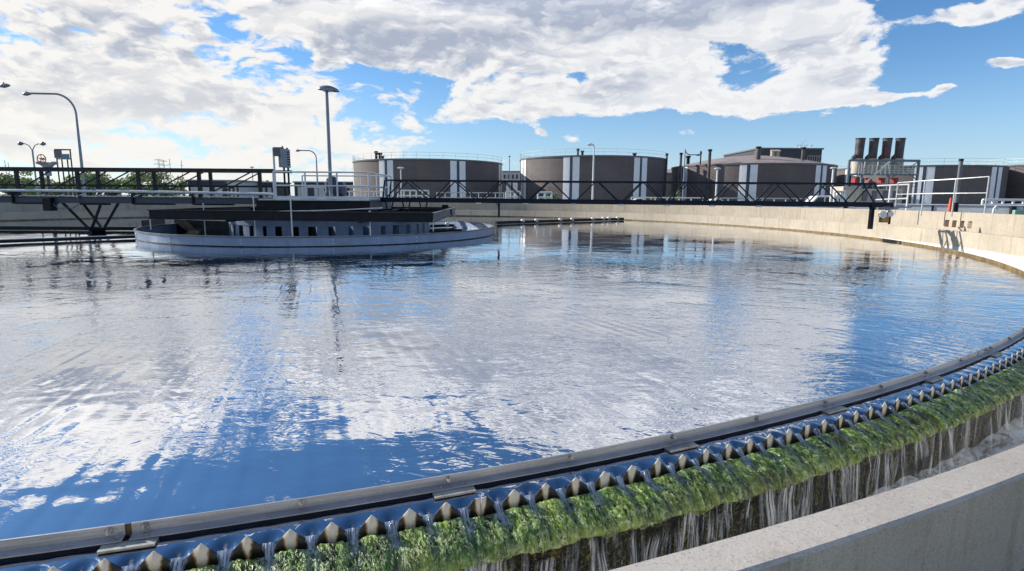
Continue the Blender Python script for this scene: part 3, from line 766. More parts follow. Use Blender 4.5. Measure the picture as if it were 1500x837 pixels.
# square frame of black channel beams
def ibeam(b_, p0, p1, h, w, t=.03):
    p0, p1 = Vector(p0), Vector(p1); up = Vector((0, 0, h/2))
    b_.bar(p0, p1, t, h); b_.bar(p0+up, p1+up, w, t); b_.bar(p0-up, p1-up, w, t)
fr_ = thing('beam_frame', (CC[0], CC[1], .9), 'square frame of deep black steel beams above the inner drum', 'beam frame')
x0, x1 = X(217, 19.9), X(634, 19.9); yF, yB = 19.9, 29.9; xB0, xB1 = x0-.6, x1-.25; zb = .89
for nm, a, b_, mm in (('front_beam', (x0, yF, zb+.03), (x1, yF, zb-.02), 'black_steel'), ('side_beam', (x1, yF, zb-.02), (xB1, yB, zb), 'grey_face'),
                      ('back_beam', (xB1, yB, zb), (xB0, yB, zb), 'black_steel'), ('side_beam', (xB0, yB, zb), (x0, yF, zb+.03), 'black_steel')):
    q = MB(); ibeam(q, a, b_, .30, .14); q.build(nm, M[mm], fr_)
q = MB()
for yy in (22.2, 27.0): ibeam(q, (x0+.3, yy, zb-.05), (x1-.1, yy, zb-.05), .34, .12)
for xx in (x0+2.6, x1-2.6): ibeam(q, (xx, yF+.1, zb-.06), (xx, yB-.1, zb-.06), .3, .12)
q.build('cross_beam', M['black_steel'], fr_)
q = MB()
for x_, y_ in ((x0, yF), (x1, yF), (xB1, yB), (xB0, yB)): q.box(x_-.015, y_-.015, zb-.5, x_+.015, y_+.015, zb-.1)
q.build('leg', M['rail_galv'], fr_)
q = MB(); q.box(-.15, -.12, 0, .15, .12, .14); bx_ = q.build('junction_box', M['black_steel'], bevel=.01); bx_.location = Vector((X(652, 27), 27.0, zb+.19))
tag(bx_, 'small black box sitting on the grey side beam near its far corner', 'junction box')
# black boards standing in the water inside the ring, left
bd = thing('baffle_board', (CC[0], CC[1], 0), 'black boards standing in the water inside the left of the ring', 'baffle board')
for pa, pb, D0, D1 in ((205, 238, 24.4, 26.6), (253, 352, 25.5, 23.6)):
    q = MB(); q.bar((X(pa, D0), D0, .2), (X(pb, D1), D1, .2), .05, .62); q.build('board', M['black_steel'], bd)
bd2 = MB(); bd2.bar((X(628, 24), 24, .12), (X(676, 25), 25, .12), .05, .16); tag(bd2.build('scum_beach', M['black_steel']), 'short black board in the water inside the right of the ring', 'baffle board')
# thin hanging rods
for i, (px, D, yb, yt, lb) in enumerate(((371, 20.6, 325, 291, 'thin pale rod left of the drum, standing before the black beam'), (425.5, 19.2, 343, 288, 'tallest thin pale rod in front of the inner drum'),
                        (297, 22.5, 343, 300, 'thin grey rod hanging inside the left of the ring'), (541, 20.2, 326, 311, 'short pale rod before the right end of the drum'))):
    q = MB(); zt = Z(yt, px, D); q.tube([(0, 0, -.05), (0, 0, zt)], .022, 8); q.tube([(0, 0, zt), (0, 0, zt+.05)], .035, 8)
    o = q.build('sounding_rod', M['rail_galv'], smooth=True); o.location = (X(px, D), D, 0); tag(o, lb, 'rod', 'thin rods round the drum')
q = MB(); q.tube([(X(369, 20.2), 20.2, Z(311, 369, 20.2)), (X(485, 20.0), 20.0, Z(308.5, 485, 20.)), (X(560, 19.95), 19.95, Z(305, 560, 19.95))], .022, 8)
tag(q.build('conduit_pipe', M['rail_galv'], smooth=True), 'thin pale pipe running along the black beams under the platform', 'pipe')

# platform
pf = thing('centre_platform', (CC[0], CC[1], 1.46), 'square service platform with white handrails at the centre of the tank', 'platform')
PX0, PX1, PY0, PY1, PZ = X(378, 22.8), X(541, 22.8), 22.8, 26.9, 1.47
PXL = X(402, 22.8)
q = MB(); q.box(PX0, PY0, PZ-.06, PX1, PY1, PZ); q.build('deck', M['galv'], pf)
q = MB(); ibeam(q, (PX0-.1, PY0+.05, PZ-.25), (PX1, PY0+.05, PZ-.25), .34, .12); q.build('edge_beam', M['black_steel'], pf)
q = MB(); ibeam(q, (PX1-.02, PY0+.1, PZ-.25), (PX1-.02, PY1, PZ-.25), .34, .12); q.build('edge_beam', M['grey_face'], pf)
q = MB(); q.box(PX0+.3, PY0+.6, .5, PX1-.5, PY1-.6, PZ-.07); q.build('drive_cage', M['black_steel'], pf)
q = MB(); q.lathe([(.0, 1.0), (.75, 1.0), (.75, -2)], CC[0], CC[1], 32); q.build('centre_pier', M['outer_concrete'], pf, smooth=True)
def rail(root, pts, z0, h=1.05, r=.022, spacing=1.3, m_='white_metal', mid=(.52,), toe=True):
    tb = MB()
    for hh in (h,)+tuple(mid):
        for a, b_ in zip(pts, pts[1:]): tb.tube([(a[0], a[1], z0+hh), (b_[0], b_[1], z0+hh)], r, 8)
    tb.build('handrail', M[m_], root, smooth=True)
    for a, b_ in zip(pts, pts[1:]):
        L = math.hypot(b_[0]-a[0], b_[1]-a[1]); k = max(1, round(L/spacing))
        for i in range(k+1):
            if i == 0 and a is not pts[0]: continue
            x = a[0]+(b_[0]-a[0])*i/k; y = a[1]+(b_[1]-a[1])*i/k
            q = MB(); q.tube([(x, y, z0), (x, y, z0+h)], r*1.15, 8); q.build('post', M[m_], root, smooth=True)
    if toe:
        q = MB()
        for a, b_ in zip(pts, pts[1:]): q.bar((a[0], a[1], z0+.06), (b_[0], b_[1], z0+.06), .01, .10)
        q.build('toe_board', M[m_], root)
rail(pf, [(PXL, PY0, 0), (PX1, PY0, 0), (PX1, PY1, 0), (PX0+.3, PY1, 0)], PZ, r=.03)

# lamp on the platform
def mushroom_lamp(loc, h, label, r=.075, head=.55, tilt=0.):
    L = thing('post_lamp', loc, label, 'street lamp')
    q = MB(); q.tube([(loc[0], loc[1], loc[2]), (loc[0], loc[1], loc[2]+h*.5), (loc[0], loc[1], loc[2]+h)], [r, r*.9, r*.8], 12); q.build('pole', M['lamp_grey'], L, smooth=True)
    q = MB(); q.box(loc[0]-r*2, loc[1]-r*2, loc[2], loc[0]+r*2, loc[1]+r*2, loc[2]+.03); q.build('base_plate', M['lamp_grey'], L)
    z = loc[2]+h; n_ = 20; vs = []; prf = [(1, 0), (1, .04), (.93, .12), (.75, .21), (.5, .28), (.25, .32), (0.02, .33)]
    q = MB(); q.lathe([(a*head, z+b_*head/.55*.75) for a, b_ in prf]+[(.02, z+.3*head/.55*.75)], 0, 0, 24)
    q.v = [(loc[0]+x*(1.0)+.09*head/.55, loc[1]+y*.62, zz-.10*x) for x, y, zz in q.v]; q.build('lamp_hood', M['lamp_grey'], L, smooth=True)
    q = MB(); q.lathe([(0.01, z-.03), (head*.5, z-.02), (head*.55, z+.05), (.01, z+.06)], loc[0]+.05, loc[1], 16); q.build('lens', M['lamp_white'], L, smooth=True)
    return L
mushroom_lamp((X(481, 22.6), 22.95, PZ), Z(133, 479, 22.95)-PZ, 'tall grey lamp with a flat domed head standing on the centre platform', r=.075, head=.42)

# control panels
cp = thing('control_panel', (X(414, 23.4), 23.4, PZ), 'grey control boxes with a red beacon on posts at the left of the platform', 'control panel')
for px in (404, 418, 424):
    q = MB(); xx = X(px, 23.3); q.box(xx-.03, 23.3, PZ, xx+.03, 23.36, Z(216, px, 23.3)-.02); q.build('post', M['white_metal'] if px == 404 else M['dark_truss'], cp)
q = MB(); q.box(X(405, 23.3), 23.22, Z(229, 408, 23.3), X(416, 23.3), 23.42, Z(216, 408, 23.3)); q.build('upper_box', M['grey_face'], cp, bevel=.01)
q = MB(); q.box(X(409.5, 23.3), 23.40, Z(245, 408, 23.3), X(418.5, 23.3), 23.6, Z(218, 408, 23.3)); q.build('tall_box', M['lamp_grey'], cp, bevel=.01)
q = MB(); q.box(X(418, 23.3), 23.05, Z(246, 420, 23.3), X(427.5, 23.3), 23.38, Z(219, 420, 23.3)); cb = q.build('cabinet', M['lamp_grey'], cp, bevel=.02)
q = MB()
for i in range(6): z_ = Z(223+i*3.6, 424, 23.); q.box(X(423.5, 23.0), 23.02, z_-.025, X(427.3, 23.0), 23.06, z_+.02)
q.build('louvre', M['dark_hole'], cb)
q = MB(); q.lathe([(.0, .12), (.03, .11), (.045, .08), (.045, 0)], X(417.5, 23.3), 23.3, 12); q.v = [(a, b_, c_+Z(218.5, 418, 23.3)) for a, b_, c_ in q.v]; q.build('beacon', M['red'], cp, smooth=True)
# drive motor
dm = thing('drive_motor', (X(492, 24.6), 24.6, PZ), 'dark blue drive motor on the platform behind the lamp post', 'motor')
q = MB(); q.lathe([(0, .95), (.16, .93), (.22, .85), (.22, .75), (.28, .72), (.30, .3), (.34, .28), (.34, 0)], X(487, 24.6), 24.6, 20); q.v = [(a, b_, c_+PZ) for a, b_, c_ in q.v]; q.build('motor_body', M['motor'], dm, smooth=True)
q = MB(); q.tube([(X(489, 24.6), 24.6, PZ+.38), (X(504, 24.6), 24.6, PZ+.38), (X(507.5, 24.6), 24.6, PZ+.38)], [.34, .36, .16], 18); q.build('gearbox', M['motor'], dm, smooth=True)
q = MB(); q.box(X(440, 23.4), 23.3, PZ, X(459, 23.4), 23.9, PZ+.07); tag(q.build('folded_tarp', M['tarp'], bevel=.02), 'bright blue folded sheet lying on the platform edge', 'tarp')

# ------------------------------------------------------------------ truss walkways
def truss_plane(b_, xs_top, xs_bot, f, zt, zb_, w=.05):
    pass
rt_ = thing('truss_bridge', (X(565, 24.4), 24.4, 1.4), 'long dark blue truss bridge from the platform to the sunlit right wall', 'bridge')
A0 = Vector((X(561, 24.5), 24.5, 0)); A1 = Vector((X(1302, 22.2), 22.2, 0))
def onr(px, off=0.):
    # point along the bridge axis seen at pixel column px
    d = pt(px, 291, 1.0) - Vector((0, 0, H)); ax = A1-A0
    s = (A0.y*d.x - A0.x*d.y)/(ax.x*d.y-ax.y*d.x) if True else 0
    p_ = A0+ax*s; nrm = Vector((-ax.y, ax.x, 0)).normalized(); return p_+nrm*off
def zat(px, k): # k 0 bottom 1 top
    a = (px-561)/(1302-561); return (1.47-.06*a)+(.80-.02*a)*k
tops = [592, 663, 735, 805, 874, 943, 1010, 1076, 1143, 1210, 1276]; bots = [561, 631, 701, 770, 840, 910, 978, 1044, 1112, 1180, 1247, 1302]
for off, nm in ((0, 'truss_side'), (.85, 'truss_side')):
    q = MB()
    q.bar(onr(566 if not off else 570, off)+Vector((0, 0, zat(566, 1))), onr(1280, off)+Vector((0, 0, zat(1280, 1))), .07, .07)
    sq = q.build('top_chord', M['dark_truss'], rt_)
    q = MB(); ibeam(q, onr(557, off)+Vector((0, 0, zat(561, 0)-.02)), onr(1310, off)+Vector((0, 0, zat(1302, 0)-.02)), .17, .08, .02); q.build('bottom_chord', M['dark_truss'], rt_)
    q = MB()
    for i, tpx in enumerate(tops):
        for bpx in (bots[i], bots[i+1]):
            s_ = 3 if bpx < tpx else -3
            q = MB(); q.bar(onr(tpx-s_*.7, off)+Vector((0, 0, zat(tpx, 1))), onr(bpx+s_, off)+Vector((0, 0, zat(bpx, 0))), .040, .045); q.build('diagonal', M['dark_truss'], rt_)
    q = MB(); q.bar(onr(564, off)+Vector((0, 0, zat(566, 1))), onr(561, off)+Vector((0, 0, zat(566, 0))), .05)
    q.build('diagonal', M['dark_truss'], rt_)
q = MB()
for bpx in bots: q.bar(onr(bpx, 0)+Vector((0, 0, zat(bpx, 0))), onr(bpx, .85)+Vector((0, 0, zat(bpx, 0))), .05)
q.build('cross_member', M['dark_truss'], rt_)
q = MB(); a_ = onr(570, .42); b__ = onr(1250, .42); q.bar(a_+Vector((0, 0, 1.47)), b__+Vector((0, 0, 1.41)), .7, .03); q.build('walkway_grating', M['dark_truss'], rt_)
q = MB()
for bpx in bots[2:-1]: p_ = onr(bpx); q.box(p_.x-.11, p_.y-.06, zat(bpx, 0)-.155, p_.x+.11, p_.y+.02, zat(bpx, 0)-.10)
q.build('node_bracket', M['white_metal'], rt_)
for px in (570, 595, 620):       # curved brackets under the left end
    q = MB(); p_ = onr(px); z_ = zat(px, 0)-.1
    for s_ in (-1, 1): q.tube([p_+Vector((.17*s_-.0, 0, z_)), p_+Vector((.13*s_, 0, z_-.12)), p_+Vector((.09*s_, 0, z_-.38))], .03, 6)
    q.build('support_bracket', M['dark_truss'], rt_)
for px, zb__, w in ((731, .75, .05), (1279, .45, .075)):
    q = MB(); p_ = onr(px); q.box(p_.x-w/1.2, p_.y-w, zb__, p_.x+w/1.2, p_.y+w, zat(px, 0)); q.bar(p_+Vector((-.12, 0, zat(px, 0)-.1)), p_+Vector((0, 0, zat(px, 0)-.3)), .03); q.build('hanger_post', M['dark_truss'], rt_)
# end carriage on the wall
ec = thing('end_carriage', (X(1290, 22.3), 22.3, 1.15), 'wheeled end carriage with rusty block under the right end of the truss bridge', 'carriage')
p_ = onr(1288)
q = MB(); q.box(p_.x-.18, p_.y-.28, 1.20, p_.x+.30, p_.y+.1, 1.29); q.build('chassis', M['steel_blue'], ec, bevel=.01)
q = MB(); q.tube([(p_.x+.25, p_.y-.1, 1.22), (p_.x+.95, p_.y+.3, 1.27)], .05, 8); q.tube([(p_.x+.1, p_.y-.2, 1.30), (p_.x+1.7, p_.y+.6, 1.30)], .03, 8); q.build('drive_shaft', M['steel_blue'], ec, smooth=True)
q = MB(); q.tube([(p_.x+.02, p_.y-.33, 1.02), (p_.x+.02, p_.y-.23, 1.02)], .14, 20); q.tube([(p_.x+.30, p_.y-.33, 1.05), (p_.x+.30, p_.y-.23, 1.05)], .11, 20); q.build('wheel', M['white_metal'], ec, smooth=True)
q = MB(); q.box(p_.x-.02, p_.y-.32, .72, p_.x+.26, p_.y-.12, .98); q.build('rusty_block', M['rust'], ec, bevel=.02)
q = MB(); q.box(p_.x+.27, p_.y-.31, .66, p_.x+.33, p_.y-.25, 1.17); q.bar((p_.x+.1, p_.y-.3, .95), (p_.x+.3, p_.y-.28, 1.17), .04); q.build('arm', M['dark_truss'], ec)

# left bridge
lb = thing('walkway_bridge', (X(200, 24.5), 24.5, 1.5), 'dark walkway bridge with lattice railings running left from the platform', 'bridge')
DF, DB = 23.7, 25.6
XL = X(0, DF)-9; XR = X(400, DF)
def zc(px_x, z): return z
for D, phase, zt in ((DF, 0, 2.63), (DB, 1, 2.66)):
    q = MB(); q.bar((XL, D, zt), (XR+.1, D, zt-.02), .10, .13); q.build('top_rail', M['brown_truss'], lb)
    q = MB(); q.bar((XL, D, 1.97), (XR, D, 1.97), .04, .05); q.build('mid_rail', M['dark_truss'], lb)
    sp = 2.5; xs = [X(117 if not phase else 65, D)+sp*i for i in range(-6, 4)]
    for i, x_ in enumerate(xs):
        if x_ > XR-.1 or x_ < XL: continue
        q = MB(); q.box(x_-.065, D-.05, 1.45, x_+.065, D+.05, zt-.05); q.build('post', M['brown_truss'], lb)
    q = MB()
    for i, x_ in enumerate(xs):
        x2 = x_+sp
        if x2 > XR+.2: continue
        q = MB()
        if x_ > X(100, D): q.bar((x_+sp*.12, D+.02, 1.62), (x2-sp*.12, D+.02, zt-.06), .045)
        elif x2 < X(60, D): q.bar((x_+sp*.12, D+.02, zt-.06), (x2-sp*.12, D+.02, 1.62), .045)
        else: q.bar((x_+sp*.45, D+.02, 1.62), (x2+sp*.15, D+.02, zt-.06), .045)
        q.build('diagonal', M['dark_truss'], lb)
    q = MB(); ibeam(q, (XL, D, 1.37), (XR, D, 1.37), .24, .12); q.build('girder', mat('girder_grey', (.05, .065, .09), .5) if not phase else M['black_steel'], lb)
q = MB(); q.box(XL, DF, 1.50, XR, DB, 1.53); q.build('deck', M['galv'], lb)
for i in range(26):
    q = MB(); x_ = XL+.5+i*(XR-XL-.8)/25; q.bar((x_, DF-.05, 1.50), (x_+.30, DF-.05, 1.60), .035); q.build('deck_clip', M['galv'], lb)
for px in (45, 220, 308): # dark plates under
    q = MB(); x_ = X(px, DF); q.box(x_-.65, DF-.08, 1.18, x_+.75, DF+.5, 1.25); q.box(x_-.72, DF-.1, 1.2, x_-.66, DF+.1, 1.75); q.build('soffit_plate', M['black_steel'], lb)
q = MB(); q.box(X(118, DF), DF-.08, 1.16, X(152, DF), DF+.4, 1.25); q.build('soffit_plate', M['black_steel'], lb)
q = MB(); q.tube([(XL, DF-.22, 1.75), (X(200, DF), DF-.22, 1.72), (XR+.1, DF-.22, 1.66)], .058, 12)
tag(q.build('white_pipe', M['white_metal'], smooth=True), 'long white pipe running along the front of the left walkway bridge', 'pipe')
bxo = MB(); bxo.box(X(68, DF), DF-.25, Z(309, 75, DF), X(80, DF), DF+.1, Z(290, 75, DF)); bxo = bxo.build('limit_switch_box', M['black_steel'], bevel=.02); tag(bxo, 'dark box hanging under the left end of the walkway bridge', 'switch box')
q = MB(); q.tube([(X(80, DF), DF-.1, Z(299, 80, DF)), (X(86, DF), DF-.1, Z(305, 86, DF)), (X(108, DF), DF-.1, Z(305, 108, DF)), (X(116, DF), DF-.1, Z(300, 116, DF)), (X(117, DF), DF-.1, Z(284, 116, DF))], .02, 6); tag(q.build('cable_conduit', M['steel_blue'], smooth=True), 'thin bent conduit hanging from the box under the bridge', 'conduit')

# crossed struts and skimmer arms
st_ = thing('strut_frame', (X(134, 24), 24, 0), 'crossed dark struts reaching from the bridge down to the skimmer arm', 'struts')
for (xa, ya, xb, yb, D) in ((90, 296, 129, 342, 23.8), (122, 300, 147, 342, 24.6), (147, 299, 128, 342, 24.0), (174, 296, 146, 341, 24.6)):
    q = MB(); q.bar((X(xa, D), D, Z(ya, xa, D)), (X(xb, D), D, .06), .09, .07); q.build('strut', M['black_steel'], st_)
q = MB(); q.tube([(X(133, 24), 23.8, .10), (X(140, 24), 24.3, .10)], .11, 12); q.build('hub', M['black_steel'], st_, smooth=True)
def arm(name, p0, p1, w, h, zc_, m_, label, knobs=(), kw=.07, top=None):
    r_ = thing(name, (p0[0], p0[1], 0), label, 'skimmer arm')
    q = MB(); q.bar((p0[0], p0[1], zc_), (p1[0], p1[1], zc_), w, h); q.build('beam', M[m_], r_)
    if top: q = MB(); q.bar((p0[0], p0[1], zc_+h/2+.012), (p1[0], p1[1], zc_+h/2+.012), w*1.3, .02); q.build('top_flange', M[top], r_)
    for k_ in knobs:
        x = p0[0]+(p1[0]-p0[0])*k_; y = p0[1]+(p1[1]-p0[1])*k_
        q = MB(); q.lathe([(.0, .20*1), (kw*.7, .18), (kw, .1), (kw*.8, 0), (.0, -.02)], x, y, 10); q.v = [(a, b_-.05, c_+zc_-.02) for a, b_, c_ in q.v]; q.build('float', M['knob'], r_, smooth=True)
    return r_
arm('skimmer_arm', (X(0, 17.9)-4.5, 14.6), (X(206, 21.0), 21.0), .16, .10, .07, 'black_steel', 'long pale-topped skimmer arm lying on the water at far left', top='lamp_grey')
arm('skimmer_arm', (X(0, 25.2)-5, 25.2), (X(198, 25.3), 25.3), .12, .16, .10, 'black_steel', 'dark skimmer arm on the water under the left bridge')
pA = Vector((X(727, 33.5), 33.5)); pB = Vector((X(914, 41.0), 41.0))
def frac(px):
    d = pt(px, 291, 1)-Vector((0, 0, H)); ax = pB-pA
    return (pA.y*d.x-pA.x*d.y)/(ax.x*d.y-ax.y*d.x)
arm('skimmer_arm', pA, pB, .16, .17, .10, 'black_steel', 'dark skimmer arm with white floats beyond the right of the ring', [frac(x) for x in (766, 786, 821, 838.5, 869, 884.5, 892.5, 905.5)], .14)
arm('skimmer_arm', (X(560, 27.4), 27.4), (X(676, 30.4), 30.4), .12, .14, .10, 'black_steel', 'short dark skimmer arm with two white floats inside the ring', (.55, .80), .11)

# ------------------------------------------------------------------ beyond the wall: handrails, pole, low walls
sr_ = thing('handrail', (X(1350, 23.6), 23.6, .9), 'tall silver handrail on the far right wall, nearest of the railings', 'handrail')
def rl(px, D): return (X(px, D), D)
pts_ = [rl(1445, 21.4), rl(1397, 22.3), rl(1352, 23.4), rl(1313, 25.0)]
tops_ = [Z(259, 1445, 21.4), Z(262.5, 1397, 22.3), Z(265, 1352, 23.4), Z(268, 1313, 25)]
mids_ = [Z(283, 1445, 21.4), Z(283.5, 1397, 22.3), Z(284, 1352, 23.4), Z(285, 1313, 25)]
q = MB(); q.tube([(*p_, z_) for p_, z_ in zip(pts_, tops_)], .025, 10); q.tube([(*p_, z_) for p_, z_ in zip(pts_, mids_)], .022, 10); q.build('rail', M['rail_galv'], sr_, smooth=True)
for (p_, zt) in zip(pts_, tops_): q = MB(); q.tube([(*p_, .95), (*p_, zt)], .027, 10); q.build('post', M['rail_galv'], sr_, smooth=True)
wr = thing('handrail', (X(1310, 26), 26, 1), 'short white handrail behind the right end of the truss bridge', 'handrail')
q = MB(); D = 27.
for yy in (270.5, 291): q.tube([(X(1283, D), D, Z(yy+2, 1283, D)), (X(1330, D-1), D-1, Z(yy, 1330, D-1))], .038, 10)
q.build('rail', M['white_metal'], wr, smooth=True)
for px in (1302.5, 1329.5): q = MB(); dd = D-(px-1283)/47; q.tube([(X(px, dd), dd, .9), (X(px, dd), dd, Z(271, px, dd))], .04, 10); q.build('post', M['white_metal'], wr, smooth=True)
pp = thing('flag_pole', (X(1401, 27), 27, 0), 'plain grey pole with a black foot behind the tall silver handrail', 'pole')
q = MB(); q.tube([(X(1401, 27), 27, 0), (X(1401, 27), 27, Z(234, 1408, 27))], .085, 14); q.build('shaft', M['grey_face'], pp, smooth=True)
q = MB(); q.tube([(X(1401, 27), 27, Z(236, 1408, 27)), (X(1401, 27), 27, Z(233, 1408, 27))], .10, 14); q.build('cap', M['black_steel'], pp, smooth=True)
q = MB(); q.tube([(X(1401, 27), 27, 0), (X(1401, 27), 27, Z(297, 1400, 27))], .12, 14); q.build('boot', M['black_steel'], pp, smooth=True)
cn_ = thing('traffic_cone', (X(1393, 34), 34, 0), 'red traffic cone by the grey pole behind the far wall', 'cone')
q = MB(); zt = Z(290, 1393, 34); q.lathe([(.02, zt), (.05, zt-.02), (.13, .85), (.13, .02)], X(1393, 34), 34, 16); q.build('cone_body', M['cone'], cn_, smooth=True)
q = MB(); q.box(X(1393, 34)-.3, 33.7, 0, X(1393, 34)+.3, 34.3, .04); q.build('base', M['rubber'], cn_)
# pale wall beyond, on the right
pw = thing('pale_wall', (X(1200, 40), 40, 0), 'low pale blue wall of the next tank behind the sunlit wall', 'wall')
q = MB(); xs = [(X(955, 44), 44), (X(1230, 38), 38), (X(1500, 33), 33), (X(1500, 33)+12, 29)]
for a, b_ in zip(xs, xs[1:]): q.bar((a[0], a[1], .65), (b_[0], b_[1], .65), .25, 1.28)
q.build('wall_body', M['pale_wall'], pw)
q = MB()
for a, b_ in zip(xs, xs[1:]): q.bar((a[0], a[1]-.02, 1.31), (b_[0], b_[1]-.02, 1.31), .36, .05)
q.build('coping', M['white_metal'], pw)
for px, D in ((1238, 37.7), (1365.6, 35.4), (1482, 33.2), (1024, 42.4)):
    q = MB(); x_ = X(px, D); q.box(x_-.13, D-.26, .72, x_+.13, D-.10, 1.24); q.build('outlet', M['dark_hole'], pw)
q = MB(); x_ = X(1492, 32.9); q.box(x_-.35, 32.6, .2, x_+.4, 32.8, 1.05); tag(q.build('utility_cabinet', mat('green_paint', (.22, .42, .33), .5), bevel=.02), 'pale green utility cabinet before the pale wall at far right', 'cabinet')
# small pipe on right
q = MB(); x_ = X(1460, 31); q.tube([(x_-.1, 31, .8), (x_-.07, 31, 1.15), (x_+.02, 31, 1.27), (x_+.1, 31, 1.2), (x_+.11, 31, 1.05)], .05, 10); tag(q.build('vent_pipe', M['white_metal'], smooth=True), 'small white hooked vent pipe above the far right wall', 'pipe')

# ------------------------------------------------------------------ lamps beyond
def curved_lamp(px, yt, D, ybase, reach_px, label, r=.09, dirn=-1, m_='lamp_grey', rise=None):
    x0 = X(px, D); zt = Z(yt, px, D); L = thing('street_lamp', (x0, D, 0), label, 'street lamp')
    reach = reach_px*D/F_PX; b_ = []
    for i in range(11):
        a = i/10*PI/2; b_.append((x0+dirn*reach*.42*(1-math.cos(a)), D, zt-reach*.42+reach*.42*math.sin(a)))
    q = MB(); q.tube([(x0, D, 0), (x0, D, zt*.5)]+b_+[(x0+dirn*reach*.9, D, zt+.02)], [r, r*.85]+[r*.6]*12, 10); q.build('pole', M[m_], L, smooth=True)
    hx = x0+dirn*reach; s_ = max(r*3.4, .3)
    q = MB(); q.tube([(hx-dirn*s_*.9, D, zt), (hx-dirn*s_*.5, D, zt+.0), (hx, D, zt-.02), (hx+dirn*s_*.55, D, zt-.03), (hx+dirn*s_*.8, D, zt-.02)], [r*.5, s_*.28, s_*.36, s_*.25, .02], 12); h_ = q.build('lamp_head', M[m_], L, smooth=True)
    q = MB(); q.lathe([(0.01, zt+s_*.55), (s_*.08, zt+s_*.5), (s_*.1, zt+s_*.25)], hx, D, 8); q.build('photocell', M[m_], h_, smooth=True)
    return L
curved_lamp(125, 138, 43, 300, 67, 'tall curved lamp arching left behind the walkway bridge', r=.115)
curved_lamp(466, 221, 75, 300, 26, 'grey curved lamp arching left behind the platform handrail', r=.12)
curved_lamp(1000, 227, 95, 300, -19, 'curved lamp arching right, between the second and third storage tanks', r=.14)
curved_lamp(868, 212, 85, 300, 6, 'white lamp pole with a small head before the second storage tank', r=.16, m_='lamp_white')
# lamp whose head just enters at the left edge
curved_lamp(-42, 125, 38, 300, -68, 'lamp head entering the frame at the left edge', r=.12)
dl = thing('twin_street_lamp', (X(57, 70), 70, 0), 'small twin-headed lamp behind the left walkway bridge', 'street lamp')
x_ = X(56, 70); zt = Z(211, 56, 70)
q = MB(); q.tube([(x_, 70, 0), (x_, 70, zt-.75)], .09, 8)
for s_ in (-1, 1): q.tube([(x_, 70, zt-.8), (x_+s_*.35, 70, zt-.2), (x_+s_*.8, 70, zt), (x_+s_*1.2, 70, zt+.05)], .055, 8)
q.build('pole', M['lamp_grey'], dl, smooth=True)
for s_ in (-1, 1): q = MB(); q.tube([(x_+s_*1.0, 70, zt+.03), (x_+s_*1.35, 70, zt+.02), (x_+s_*1.65, 70, zt)], [.1, .25, .12], 10); q.build('lamp_head', M['steel_blue'], dl, smooth=True)
def post_lamp2(px, yt, D, label, m_='lamp_white', r=.12, head=.6):
    x_ = X(px, D); zt = Z(yt, px, D); L = thing('post_lamp', (x_, D, 0), label, 'street lamp')
    q = MB(); q.tube([(x_, D, 0), (x_, D, zt)], [r, r*.8], 10); q.build('pole', M[m_], L, smooth=True)
    q = MB(); q.lathe([(0.02, zt+.22*head), (head*.5, zt+.2*head), (head, zt+.02), (head*.9, zt-.08), (.02, zt-.02)], x_, D, 16); q.build('lamp_hood', M[m_], L, smooth=True)
post_lamp2(1048.5, 247, 62, 'white mushroom lamp before the third storage tank', head=.36, r=.11)
post_lamp2(1217, 246, 60, 'white mushroom lamp left of the four chimneys', head=.34, r=.13)
post_lamp2(588, 246, 70, 'pale disc lamp before the first white stripe of the left storage tank', head=.42, r=.09)
post_lamp2(746, 229, 90, 'thin pole lamp between the first and second storage tanks', m_='steel_blue', head=.22, r=.07)
post_lamp2(372, 245, 90, 'tiny lamp left of the control boxes, behind the bridge', m_='steel_blue', head=.3, r=.07)

# red valve and instrument stand behind the left bridge
VD = 42.
ID = 43.
vv = thing('valve', (X(75, VD), VD, 0), 'large grey valve with a red handwheel behind the left bridge', 'valve')
xc = X(75, VD)
q = MB(); q.tube([(xc-.05, VD, 0), (xc-.05, VD, Z(246, 75, VD))], .10, 12); q.tube([(xc+.06, VD, 0), (xc+.06, VD, 2.2)], .05, 8); q.build('stem', M['stack'], vv, smooth=True)
q = MB(); q.tube([(X(60, VD), VD, Z(238.5, 60, VD)), (X(66, VD), VD, Z(239, 66, VD)), (X(72, VD), VD, Z(243, 72, VD)), (X(80, VD), VD, Z(242, 80, VD)), (X(84, VD), VD, Z(239.5, 84, VD)), (X(90, VD), VD, Z(239, 90, VD))], [.10, .16, .2, .2, .14, .1], 14)
q.tube([(xc, VD, 2.9), (xc, VD, Z(238, 75, VD))], .2, 14); q.build('valve_body', M['valve'], vv, smooth=True)
wz = Z(233.5, 73, VD); wx = X(72.5, VD)
q = MB(); n_ = 24; q.tube([(wx+.31*math.cos(2*PI*i/n_), VD-.3, wz+.31*math.sin(2*PI*i/n_)) for i in range(n_+1)], .032, 8)
for i in range(5): a = i*2*PI/5+.4; q.tube([(wx, VD-.3, wz), (wx+.30*math.cos(a), VD-.3, wz+.30*math.sin(a))], .022, 6)
q.tube([(wx, VD-.4, wz), (wx, VD-.05, wz)], .06, 10); q.build('handwheel', M['red'], vv, smooth=True)
iss = thing('instrument_stand', (X(101, ID), ID, 0), 'tall pipe stand carrying two small grey-blue panels behind the bridge', 'instrument stand')
for px in (90, 97, 105, 110.5): q = MB(); x_ = X(px, ID); q.tube([(x_, ID, 0), (x_, ID, Z(220 if px in (90, 110.5) else 234, px, ID))], .045, 8); q.build('post', M['brown_truss'], iss, smooth=True)
